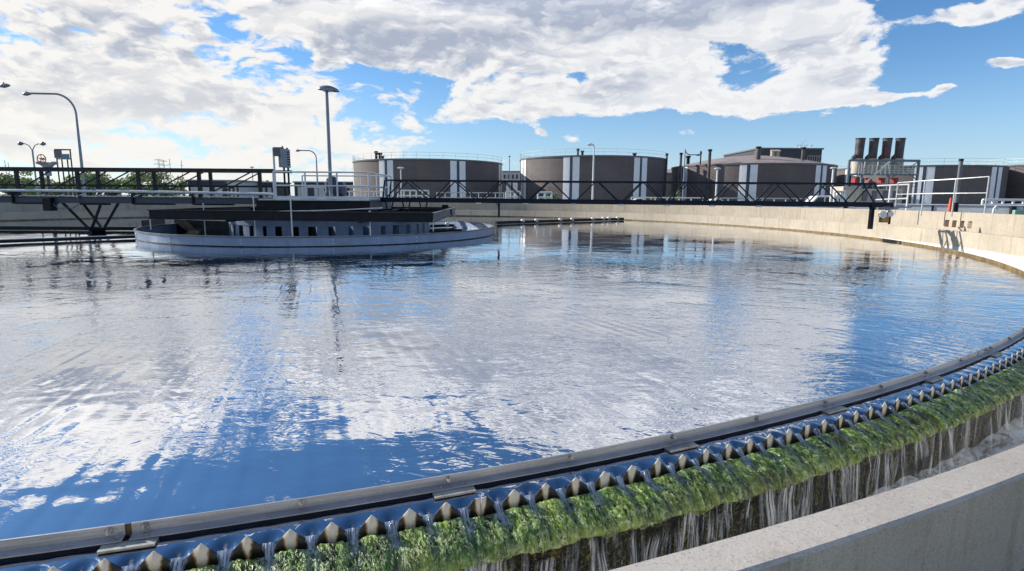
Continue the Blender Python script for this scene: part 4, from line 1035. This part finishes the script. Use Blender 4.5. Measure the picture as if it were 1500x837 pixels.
q = MB(); q.tube([(X(88, ID), ID, Z(219.5, 90, ID)), (X(111.5, ID), ID, Z(219.5, 90, ID))], .05, 8); q.tube([(X(90, ID), ID, Z(233, 90, ID)), (X(111, ID), ID, Z(233, 90, ID))], .04, 8); q.build('cross_pipe', M['brown_truss'], iss, smooth=True)
q = MB(); q.box(X(89, ID), ID-.15, Z(232, 90, ID), X(99, ID), ID-.05, Z(220.5, 90, ID)); q.build('panel', M['grey_face'], iss)
q = MB(); q.box(X(99.5, ID), ID-.2, Z(233.5, 90, ID), X(109.5, ID), ID-.05, Z(226, 90, ID)); q.build('panel', mat('panel_teal', (.16, .26, .32), .4), iss)

# ------------------------------------------------------------------ storage tanks
def tank(px, D, R, yt, label, phase, nst=7, dome=0., railz=True, vents=(), name='storage_tank', stripe_w=3.05, group='round storage tanks with paired white stripes'):
    cx = X(px, D); zt = Z(yt, px, D-R); T = thing(name, (cx, D, 0), label, 'storage tank', group)
    n_ = 128; V = []; uv = []; ang = np.linspace(0, 2*PI, n_+1)
    for a in ang:
        for z in (-.1, zt): V.append((cx+R*math.sin(a), D-R*math.cos(a), z)); uv.append((a*R, z))
    np_mesh('shell', V, grid_faces(n_+1, 2), M['tank_shell'], T, uv=uv)
    face = math.atan2(cx, D)                      # angle of the side turned to the viewer
    for k in range(nst):
        a = phase - face*1.0 + k*2*PI/nst
        hw = stripe_w/2/R
        q = MB(); q.arc([(R+.06, 0), (R+.06, zt-.25), (R-.05, zt-.25), (R-.05, 0)], (cx, D), a-hw, a-.018, 5); q.arc([(R+.06, 0), (R+.06, zt-.25), (R-.05, zt-.25), (R-.05, 0)], (cx, D), a+.018, a+hw, 5)
        q.build('white_stripe', M['stripe'], T)
        q = MB(); q.arc([(R+.10, 0), (R+.10, zt-.25), (R-.05, zt-.25), (R-.05, 0)], (cx, D), a-.010, a+.010, 1); q.build('downpipe', M['blue_dark'], T)
    q = MB(); q.lathe([(R-.2, zt-.32), (R+.12, zt-.30), (R+.16, zt-.05), (R+.12, zt), (R-.3, zt+.02)], cx, D, 128); q.build('cornice', M['grey_face'], T, smooth=True)
    q = MB(); pr = [(R-.28, zt)]+[(R*(1-i/8)*.985, zt+dome*(1-(1-i/8)**1.7)) for i in range(1, 8)]+[(.05, zt+dome)]; q.lathe(pr, cx, D, 96); q.build('roof', M['dome'], T, smooth=True)
    if railz:
        q = MB()
        for hh in (.55, 1.1): q.lathe([(R-.02, zt+hh), (R+.03, zt+hh), (R+.03, zt+hh+.04), (R-.02, zt+hh+.04)], cx, D, 96, closed=True)
        for k in range(40): a = 2*PI*k/40; q.tube([(cx+R*math.sin(a), D-R*math.cos(a), zt), (cx+R*math.sin(a), D-R*math.cos(a), zt+1.12)], .025, 5)
        q.build('roof_railing', M['rail_galv'], T)
    for (vpx, vh, vr, dd) in vents:
        x_ = X(vpx, D-R*.6+dd); q = MB(); y_ = D-R*.6+dd; q.tube([(x_, y_, zt-.1), (x_, y_, zt+vh*.75)], vr, 10); q.tube([(x_, y_, zt+vh*.75), (x_, y_, zt+vh)], vr*1.5, 10); q.build('roof_vent', M['black_steel'], T, smooth=True)
    return T
dg = rad
tank(629, 121, 15.3, 232.4, 'leftmost round brown tank with paired white stripes and roof railing', dg(20.5), vents=((553, 1.7, .25, 0), (558.5, 1.4, .3, 0), (562.5, .8, .2, 0)))
tank(866, 119, 14.8, 227.2, 'second brown tank from the left, behind the white lamp pole', dg(-14.7), vents=((845, 1.6, .2, 0), (851.5, 1.2, .22, 0), (927, .8, .3, 0)))
t3 = tank(1096, 119, 15.6, 238.3, 'third dark brown tank from the left, with a low domed roof', dg(-1), dome=2.3, railz=False, vents=((1005, 1.4, .3, -2), (1023, 2.4, .12, 0)))
tank(1335, 118, 14.6, 241, 'fourth round tank from the left, partly hidden behind the four chimneys', dg(6), vents=())
tank(1563, 116, 16.5, 236, 'rightmost round tank, cut by the right edge of the picture', dg(-45), vents=())
tank(985, 165, 15, 253, 'domed back-row tank glimpsed between the second and third tanks', 0.4, dome=1.6, railz=False, name='storage_tank')
tank(1216, 160, 15, 248.5, 'back-row tank glimpsed between the third tank and the chimneys', 0.2, dome=.3, railz=False)
tank(748, 170, 15, 266, 'low back-row tank glimpsed between the first and second tanks', 0.02, dome=.3, railz=False)
# pipes on third tank
for px, yt, r, lbp in ((1106, 217, .22, 'tallest dark vent stack on the roof of the third tank'), (1171, 218, .20, 'dark vent stack near the right side of the third tank'), (1036, 221, .17, 'thin dark vent stack on the left of the third tank'),
                   (994.5, 226, .15, 'thin black pipe left of the third tank'), (974, 209+18, .12, 'short black mast right of the second tank')):
    D = 108 if px > 1000 else 112
    zz = Z(yt, px, D); x_ = X(px, D); L = thing('vent_stack', (x_, D, 0), lbp, 'vent pipe', 'vent pipes round the third tank')
    q = MB(); q.tube([(x_, D, 0), (x_, D, zz)], r*2.0 if px == 1106 else r*1.6, 12); q.build('pipe', M['stack'], L, smooth=True)
    q = MB(); q.tube([(x_, D, zz-.1), (x_, D, zz+.25)], r*2.3, 12); q.build('cap', M['black_steel'], L, smooth=True)

# dark building behind the third tank
bd_ = thing('plant_building', (X(1140, 150), 150, 0), 'flat-roofed dark building rising behind the third tank', 'building')
xl, xm, xr = X(1088, 165), X(1106, 142), X(1198, 142); z1 = Z(219, 1150, 142)
q = MB(); q.box(xm, 142, 0, xr, 165, z1); q.build('wall', M['build_dark'], bd_)
q = MB(); q.add([(xm-.05, 142, 0), (X(1088, 150), 150, 0), (X(1088, 150), 150, z1-.1), (xm-.05, 142, z1)], [(0, 1, 2, 3)]); q.add([(xm-.05, 142.3, 0), (X(1088, 150), 150.3, 0), (X(1088, 150), 150.3, z1-.1), (xm-.05, 142.3, z1)], [(0, 1, 2, 3)]); q.build('side_wall', M['build_brown'], bd_)
q = MB(); q.box(xm-.3, 141.7, z1, xr+.3, 165, z1+.35); q.build('parapet', M['grey_face'], bd_)
for px in (1127, 1133.5): q = MB(); x_ = X(px, 138); q.tube([(x_, 138, z1-6), (x_, 138, z1-1.2), (x_, 137.8, z1-.6)], [.5, .5, .7], 12); q.build('roof_fan', M['beige'], bd_, smooth=True)
q = MB()
for px in (1160, 1166, 1172, 1180): x_ = X(px, 142.5); q.tube([(x_, 142.5, z1), (x_, 142.5, z1+.9), (x_+.7, 142.5, z1+1.1)], .12, 6)
q.tube([(X(1163, 142), 142, z1+.8), (X(1173, 142), 142, z1+2.2)], .08, 6); q.build('roof_pipe', M['white_metal'], bd_, smooth=True)
q = MB()
for i in range(7): x_ = X(1178+i*3.3, 141); q.tube([(x_, 141, z1-3), (x_, 141, z1-1.6)], .06, 6)
q.tube([(X(1178, 141), 141, z1-1.6), (X(1198, 141), 141, z1-1.6)], .07, 6); q.build('balcony_rail', M['beige'], bd_)

# building between tank 1 and 2
wb = thing('plant_building', (X(750, 185), 185, 0), 'pale flat building seen between the first two tanks', 'building')
q = MB(); q.box(X(727, 190), 190, 0, X(766, 190), 200, Z(252, 750, 190)); q.build('wall', M['build_white'], wb)
q = MB(); q.box(X(726, 190), 189.5, Z(252, 750, 190), X(767, 190), 200, Z(250.6, 750, 190)); q.build('roof', M['roof_grey'], wb)
for px in (739, 745, 751, 757): q = MB(); q.box(X(px-1.4, 190), 189.8, Z(262, px, 190), X(px+1.4, 190), 189.98, Z(256, px, 190)); q.build('window', M['glass'], wb)

# ------------------------------------------------------------------ chimneys and their frame
D = 86
for i, (px, lbp) in enumerate(((1259, 'leftmost of the four dark exhaust chimneys'), (1279, 'second from left of the four dark exhaust chimneys'), (1298.5, 'third from left of the four chimneys, with red stain at its foot'), (1317.5, 'rightmost of the four dark exhaust chimneys'))):
    x_ = X(px, D, 220); L = thing('chimney', (x_-.3, D, Z(250, px, D)), lbp, 'chimney', 'row of four exhaust chimneys')
    zt, zm, zl = Z(203, px, D), Z(231, px, D), Z(255, px, D)
    lean = Vector((.0, 0, 0))
    q = MB(); q.tube([(x_, D, zm-.2), (x_, D, (zm+zt)/2), (x_+.02, D, zt)], [.58, .60, .63], 20, cap=False); q.tube([(x_, D, zm-.2), (x_, D, (zm+zt)/2), (x_+.02, D, zt-.02)], [.53, .55, .58], 20); q.build('stack_pipe', M['stack'], L, smooth=True)
    q = MB(); q.lathe([(.66, zt-.12), (.68, zt-.12), (.68, zt+.02), (.62, zt+.02)], x_+.02, D, 20); q.build('rim', M['black_steel'], L, smooth=True)
    q = MB(); q.tube([(x_-.55, D-.2, zm+.35), (x_-.95, D-.2, zm-.15), (x_-1.15, D-.2, zm-.35)], [.25, .32, .12], 10); q.build('cowl', M['stack'], L, smooth=True)
    q = MB(); q.tube([(x_-.05, D, zm-.2), (x_-.15, D, zl)], [.80, .72], 18); q.build('beige_duct', M['beige'], L, smooth=True)
    q = MB(); q.box(x_-.62, D-.72, Z(269, px, D), x_-.15, D+.3, Z(261, px, D)); q.build('red_casing', M['red'], L)
    if i == 2: q = MB(); q.box(x_-.64, D-.66, zm-.1, x_-.10, D-.50, zm+1.4); q.build('red_patch', mat('red_stain', (.20, .05, .07), .6, 0, .4, 3), L)
ef = thing('equipment_frame', (X(1290, D), D, 0), 'blue-grey steel gantry of walkways round the four chimneys', 'steel frame')
xa, xb = X(1239, 84), X(1340, 84)
for px in (1239, 1259, 1298, 1340):
    for dd in (84, 88.5): q = MB(); x_ = X(px, dd); q.box(x_-.13, dd-.13, 0, x_+.13, dd+.13, Z(234.5, px, dd)); q.build('column', M['steel_blue'], ef)
for yy, h_ in ((235.5, .32), (256, .25)):
    for dd in (84, 88.5): q = MB(); q.bar((X(1239, dd), dd, Z(yy, 1290, dd)), (X(1340, dd), dd, Z(yy, 1290, dd)), .2, h_); q.build('beam', M['steel_blue'], ef)
q = MB()
for yy in (243, 246.5, 250, 253.5): q.bar((X(1254, 83.8), 83.8, Z(yy, 1290, 84)), (X(1338, 83.8), 83.8, Z(yy, 1290, 84)), .05, .07)
for i in range(14): x_ = X(1254+i*6.45, 83.8); q.bar((x_, 83.8, Z(256, 1290, 84)), (x_, 83.8, Z(242, 1290, 84)), .06)
q.build('walkway_railing', M['rail_galv'], ef)
q = MB()
for yy in (269, 273): q.bar((X(1244, 83.8), 83.8, Z(yy, 1290, 84)), (X(1338, 83.8), 83.8, Z(yy, 1290, 84)), .05, .08)
for i in range(12): x_ = X(1245+i*8, 83.8); q.bar((x_, 83.8, Z(278, 1290, 84)), (x_, 83.8, Z(268, 1290, 84)), .06)
q.build('walkway_railing', M['steel_blue'], ef)
q = MB(); q.bar((X(1265, 83), 83, Z(268, 1265, 83)), (X(1298, 83), 83, Z(237, 1298, 83)), .12, .25); q.build('stair', M['rail_galv'], ef)
q = MB(); q.bar((X(1300, 84.2), 84.2, Z(262, 1300, 84)), (X(1338, 84.2), 84.2, Z(238, 1338, 84)), .1); q.bar((X(1338, 84.2), 84.2, Z(262, 1300, 84)), (X(1305, 84.2), 84.2, Z(238, 1338, 84)), .1); q.build('brace', M['steel_blue'], ef)
cb_ = thing('generator_housing', (X(1245, 80), 80, 0), 'cream machine housing below the four chimneys', 'housing')
q = MB(); q.box(X(1234, 80), 80, 0, X(1258, 80), 83, Z(275, 1245, 80)); q.box(X(1258, 80), 80.6, 0, X(1326, 80), 83, Z(277, 1290, 80)); q.build('casing', M['beige'], cb_, bevel=.05)
q = MB(); q.box(X(1233, 80), 79.8, Z(275, 1245, 80), X(1259, 80), 83.2, Z(273.6, 1245, 80)); q.build('lid', M['build_white'], cb_)
for px in (1270, 1284, 1300, 1315): q = MB(); q.box(X(px-3.5, 80), 80.45, 1.4, X(px+3.5, 80), 80.58, 2.8); q.build('louvre_door', M['grey_face'], cb_)

# ------------------------------------------------------------------ vehicles
def vehicle(px, D, L, label, cat, kind='van', rz=0.):
    cx = X(px, D); T = thing('parked_'+kind, (cx, D, 0), label, cat, 'white vehicles parked beyond the wall')
    if kind == 'van': side = [(-L/2, .4), (-L/2, 1.0), (-L/2+.5, 1.15), (-L/2+1.2, 1.95), (L/2-.3, 2.05), (L/2, 1.9), (L/2, .4)]
    else: side = [(-L/2, .4), (-L/2, .85), (-L/2+1.1, .98), (-L/2+1.9, 1.5), (L/2-1.5, 1.55), (L/2-.6, 1.05), (L/2, .98), (L/2, .4)]
    w = .9; n_ = len(side); q = MB()
    vs = [(cx+x, D+y, z) for y in (-w, w) for x, z in side]
    q.add(vs, [tuple(range(n_)), tuple(range(n_, 2*n_))[::-1]]+[(i, (i+1) % n_, n_+(i+1) % n_, n_+i) for i in range(n_)]); q.build('body', M['car_white'], T, bevel=.08)
    q = MB()
    if kind == 'van': q.add([(cx-L/2+.75, D-w-.012, 1.15), (cx-L/2+1.3, D-w-.012, 1.80), (cx-L/2+2.0, D-w-.012, 1.80), (cx-L/2+2.0, D-w-.012, 1.15)], [(0, 1, 2, 3)]); q.add([(cx-L/2+2.15, D-w-.012, 1.2), (cx-L/2+2.15, D-w-.012, 1.8), (cx+L/2-.5, D-w-.012, 1.8), (cx+L/2-.5, D-w-.012, 1.2)], [(0, 1, 2, 3)])
    else: q.add([(cx-L/2+1.3, D-w-.012, 1.0), (cx-L/2+1.95, D-w-.012, 1.42), (cx+L/2-1.6, D-w-.012, 1.46), (cx+L/2-.9, D-w-.012, 1.05)], [(0, 1, 2, 3)])
    q.build('window', M['glass'], T)
    for dx in (-L/2+.85, L/2-.85):
        for yy in (-w-.02, w-.18):
            q = MB(); q.tube([(cx+dx, D+yy, .34), (cx+dx, D+yy+.2, .34)], .34, 20); wl = q.build('wheel', M['rubber'], T, smooth=True)
            q = MB(); q.tube([(cx+dx, D+yy-.01, .34), (cx+dx, D+yy+.01, .34)], .19, 14); q.build('rim', M['rail_galv'], wl, smooth=True)
vehicle(1205, 68, 4.6, 'white van parked behind the right part of the truss bridge', 'van', 'van')
vehicle(1045, 78, 4.3, 'white car parked beyond the wall left of the third tank', 'car', 'car')
vehicle(934, 84, 4.4, 'white car parked before the second tank', 'car', 'car')
vehicle(648, 92, 4.4, 'white car parked before the leftmost tank', 'car', 'car')

# white equipment railings beyond the wall (several runs)
def far_rail(px0, px1, D, yt, label, n=6, m_='white_metal', r=.05, base=0.9):
    T = thing('guard_rail', (X(px0, D), D, 0), label, 'railing', 'railings beyond the far wall')
    q = MB(); zt = Z(yt, (px0+px1)/2, D)
    for k_ in (0, .5): q.tube([(X(px0, D), D, zt-k_*1.0), (X(px1, D), D, zt-k_*1.0)], r, 8)
    q.build('rail', M[m_], T, smooth=True)
    for i in range(n+1): x_ = X(px0+(px1-px0)*i/n, D); q = MB(); q.tube([(x_, D, 0), (x_, D, zt)], r, 8); q.build('post', M[m_], T, smooth=True)
    return T
far_rail(583, 628, 56, 279.5, 'white railing before the leftmost tank, left run', 5, r=.07)
far_rail(500, 560, 56, 281, 'white railing seen through the platform handrail', 5, r=.06)
far_rail(640, 738, 58, 282.5, 'grey railing before the right half of the leftmost tank', 8, 'rail_galv', .045)
far_rail(741, 762, 56, 281, 'white railing between the first and second tanks', 3, r=.07)
far_rail(788, 808, 56, 282, 'white gate railing before the left of the second tank', 2, r=.09)
far_rail(925, 1030, 55, 290, 'low white railing between the second and third tanks', 6, r=.06)
far_rail(1222, 1238, 50, 281, 'white railing left of the cream housing', 3, r=.09)
far_rail(1440, 1500, 60, 293, 'low white pipe rail before the rightmost tank', 4, r=.12)
far_rail(1050, 1185, 57, 291, 'low grey railing before the third tank', 8, 'rail_galv', .06)
# green shrubs by the tanks
def leaf_mat():
    mt, n, o = new_mat('foliage'); w = n.coord('Object'); oi = n.node('ShaderNodeObjectInfo')
    c = n.mix(n.mr(n.noise(w, 1.1, 4, .6), .35, .65), (.24, .34, .13), (.42, .48, .22))
    c = n.mix(n.math('MULTIPLY', oi.outputs['Random'], .35), c, (.12, .11, .05))
    b_ = principled(n, o, c, .7, 0); return mt
M['leaf'] = leaf_mat()
def crown(name, c, rx, rz, n, size, parent=None, clumps=14):
    cl = [(rng.normal(0, .42, 3)*np.array([rx, rx, rz]), .30+.28*rng.random()) for _ in range(clumps)]
    P0 = []
    for k in range(n):
        cc, rr = cl[rng.integers(clumps)]; d = rng.normal(0, 1, 3); d /= np.linalg.norm(d)
        p_ = cc+d*rr*np.array([rx, rx, rz])*(rng.random()**.33); P0.append(p_)
    P0 = np.array(P0)+np.array(c); P0[:, 2] = np.maximum(P0[:, 2], .2)
    a = rng.normal(0, 1, (n, 3)); a /= np.linalg.norm(a, axis=1)[:, None]; b_ = np.cross(a, rng.normal(0, 1, (n, 3))); b_ /= np.linalg.norm(b_, axis=1)[:, None]
    s_ = (size*(.6+.8*rng.random(n)))[:, None]
    V = np.stack([P0-a*s_-b_*s_*.4, P0+a*s_*.2-b_*s_, P0+a*s_+b_*s_*.4, P0-a*s_*.2+b_*s_], 1).reshape(-1, 3)
    return np_mesh(name, V, np.arange(n*4).reshape(-1, 4), M['leaf'], parent, smooth=False)
def tree(px, D, ytop, wpx, label, n=2600):
    x_ = X(px, D); h = Z(ytop, px, D); rx = wpx/2*D/F_PX
    T = thing('tree', (x_, D, 0), label, 'tree', 'trees along the skyline at left')
    q = MB(); q.tube([(x_, D, -.1), (x_+.1, D, h*.3), (x_-.1, D, h*.6)], [.28, .2, .1], 8)
    for k in range(4): a = k*1.6; q.tube([(x_, D, h*.3), (x_+rx*.5*math.cos(a), D+rx*.5*math.sin(a), h*.62)], [.12, .04], 6)
    q.build('trunk', M['bark'], T, smooth=True)
    crown('crown', (x_, D, h*.55), rx, h*.50, n, h*.035, T)
tr = [(12, 130, 257, 48, 'leftmost green tree behind the walkway bridge'), (47, 160, 262, 38, 'low tree left of the red valve wheel'), (82, 150, 262, 36, 'tree behind the valve and its red wheel'),
      (133, 145, 255, 46, 'bushy tree right of the tall curved lamp'), (166, 150, 254, 46, 'dark round tree at the middle of the skyline row'), (205, 140, 257, 42, 'broad green tree in the skyline row, right of middle'), (236, 145, 257, 38, 'rightmost full tree of the skyline row'),
      (258, 170, 267, 30, 'small low tree where the skyline row ends at right'), (110, 175, 263, 34, 'far tree glimpsed behind the instrument stand'), (388, 190, 266, 30, 'small dark tree just left of the platform')]
for a in tr: tree(*a)
for px, D, yt, w, lbp in ((801, 62, 286.5, 14, 'small yellow-green shrub before the second tank, left'), (813.5, 62, 287, 7, 'tiny green shrub beside the white gate railing'), (993, 64, 288.5, 11, 'small shrub below the curved lamp'), (953, 70, 289, 7, 'tiny shrub before the right of the second tank')):
    x_ = X(px, D); h = Z(yt, px, D); T = thing('shrub', (x_, D, 0), lbp, 'shrub', 'small shrubs beyond the far wall')
    q = MB(); q.tube([(x_, D, -.05), (x_, D, h*.6)], .04, 6); q.build('stem', M['bark'], T); crown('foliage', (x_, D, h*.6), w/2*D/F_PX, h*.45, 500, .09, T, 6)

# ------------------------------------------------------------------ low buildings and pylons at left
def shed(px0, px1, yt, D, label, m_='build_dark', win=4, roof='roof_grey'):
    x0_, x1_ = X(px0, D), X(px1, D); z_ = Z(yt, (px0+px1)/2, D)
    T = thing('shed', ((x0_+x1_)/2, D, 0), label, 'building', 'low buildings behind the bridge')
    q = MB(); q.box(x0_, D, 0, x1_, D+12, z_); q.build('wall', M[m_], T)
    q = MB(); q.box(x0_-.3, D-.3, z_, x1_+.3, D+12.3, z_+.35); q.build('roof', M[roof], T)
    for i in range(win):
        xx = x0_+(i+.5)*(x1_-x0_)/win; ww = (x1_-x0_)/win*.3
        q = MB(); q.box(xx-ww, D-.06, z_*.25, xx+ww, D-.005, z_*.78); q.build('window', M['build_white'] if m_ == 'build_dark' else M['glass'], T)
shed(277, 330, 265.5, 150, 'dark shed with pale panels, left of the low buildings', win=3)
shed(334, 352, 266, 140, 'small pale building in the middle of the low buildings', 'build_white', 3)
shed(355, 400, 268, 150, 'dark building with bright windows left of the platform', win=5)
shed(432, 480, 268, 150, 'long dark shed seen through the platform handrail', win=2)
shed(486, 522, 268, 165, 'blue-grey shed between the motor and the leftmost tank', 'build_dark', 3)
shed(30, 60, 274, 200, 'very low pale building at far left below the trees', 'build_white', 2)
def pylon(px, yt, D, label, w=2.2):
    x_ = X(px, D); z_ = Z(yt, px, D); T = thing('pylon', (x_, D, 0), label, 'pylon', 'far power pylons'); q = MB(); r = .16*D/600
    for s_ in (-1, 1):
        q.tube([(x_+s_*w, D, 0), (x_+s_*w*.2, D, z_)], r, 5)
    for i in range(9):
        a, b_ = i/9, (i+1)/9; wa = w*(1-.8*a); wb_ = w*(1-.8*b_); s_ = 1 if i % 2 else -1
        q.tube([(x_+s_*wa, D, z_*a), (x_-s_*wb_, D, z_*b_)], r*.7, 4)
    q.build('mast', M['lamp_grey'], T)
    q = MB()
    for k_, ww in ((.97, 4.5), (.86, 5.5), (.75, 4.5)): q.bar((x_-ww, D, z_*k_), (x_+ww, D, z_*k_), r*2, r*2); q.bar((x_-ww, D, z_*k_), (x_, D, z_*(k_+.03)), r, r); q.bar((x_+ww, D, z_*k_), (x_, D, z_*(k_+.03)), r, r)
    q.build('crossarm', M['lamp_grey'], T)
pylon(237, 233, 620, 'left power pylon on the horizon, left of the pair'); pylon(244, 235, 650, 'right power pylon of the close pair on the horizon')
for px, yt, lbp in ((253, 233, 'thin mast right of the two pylons'), (270, 235, 'lone thin mast farther right on the horizon'), (14, 235, 'thin mast at far left on the horizon'), (18.5, 238, 'shorter thin mast beside the far left mast'), (519, 240, 'thin lattice mast left of the leftmost tank')):
    D = 420; x_ = X(px, D); q = MB(); zz = Z(yt, px, D); q.tube([(x_, D, 0), (x_, D, zz)], .18, 6); q.bar((x_-1.2, D, zz*.86), (x_+1.2, D, zz*.86), .2)
    o = q.build('mast', M['lamp_grey']); tag(o, lbp, 'mast', 'thin masts on the horizon')

# ------------------------------------------------------------------ render settings
S.view_settings.view_transform = 'Standard'; S.view_settings.look = 'None'; S.view_settings.exposure = .45; S.view_settings.gamma = 1
S.view_settings.use_curve_mapping = False
S.cycles.max_bounces = 6; S.cycles.transparent_max_bounces = 12; S.cycles.glossy_bounces = 4; S.cycles.diffuse_bounces = 2
S.cycles.use_denoising = True; S.cycles.caustics_reflective = False; S.cycles.caustics_refractive = False
for o in S.objects:
    if '_abs' in o: del o['_abs']
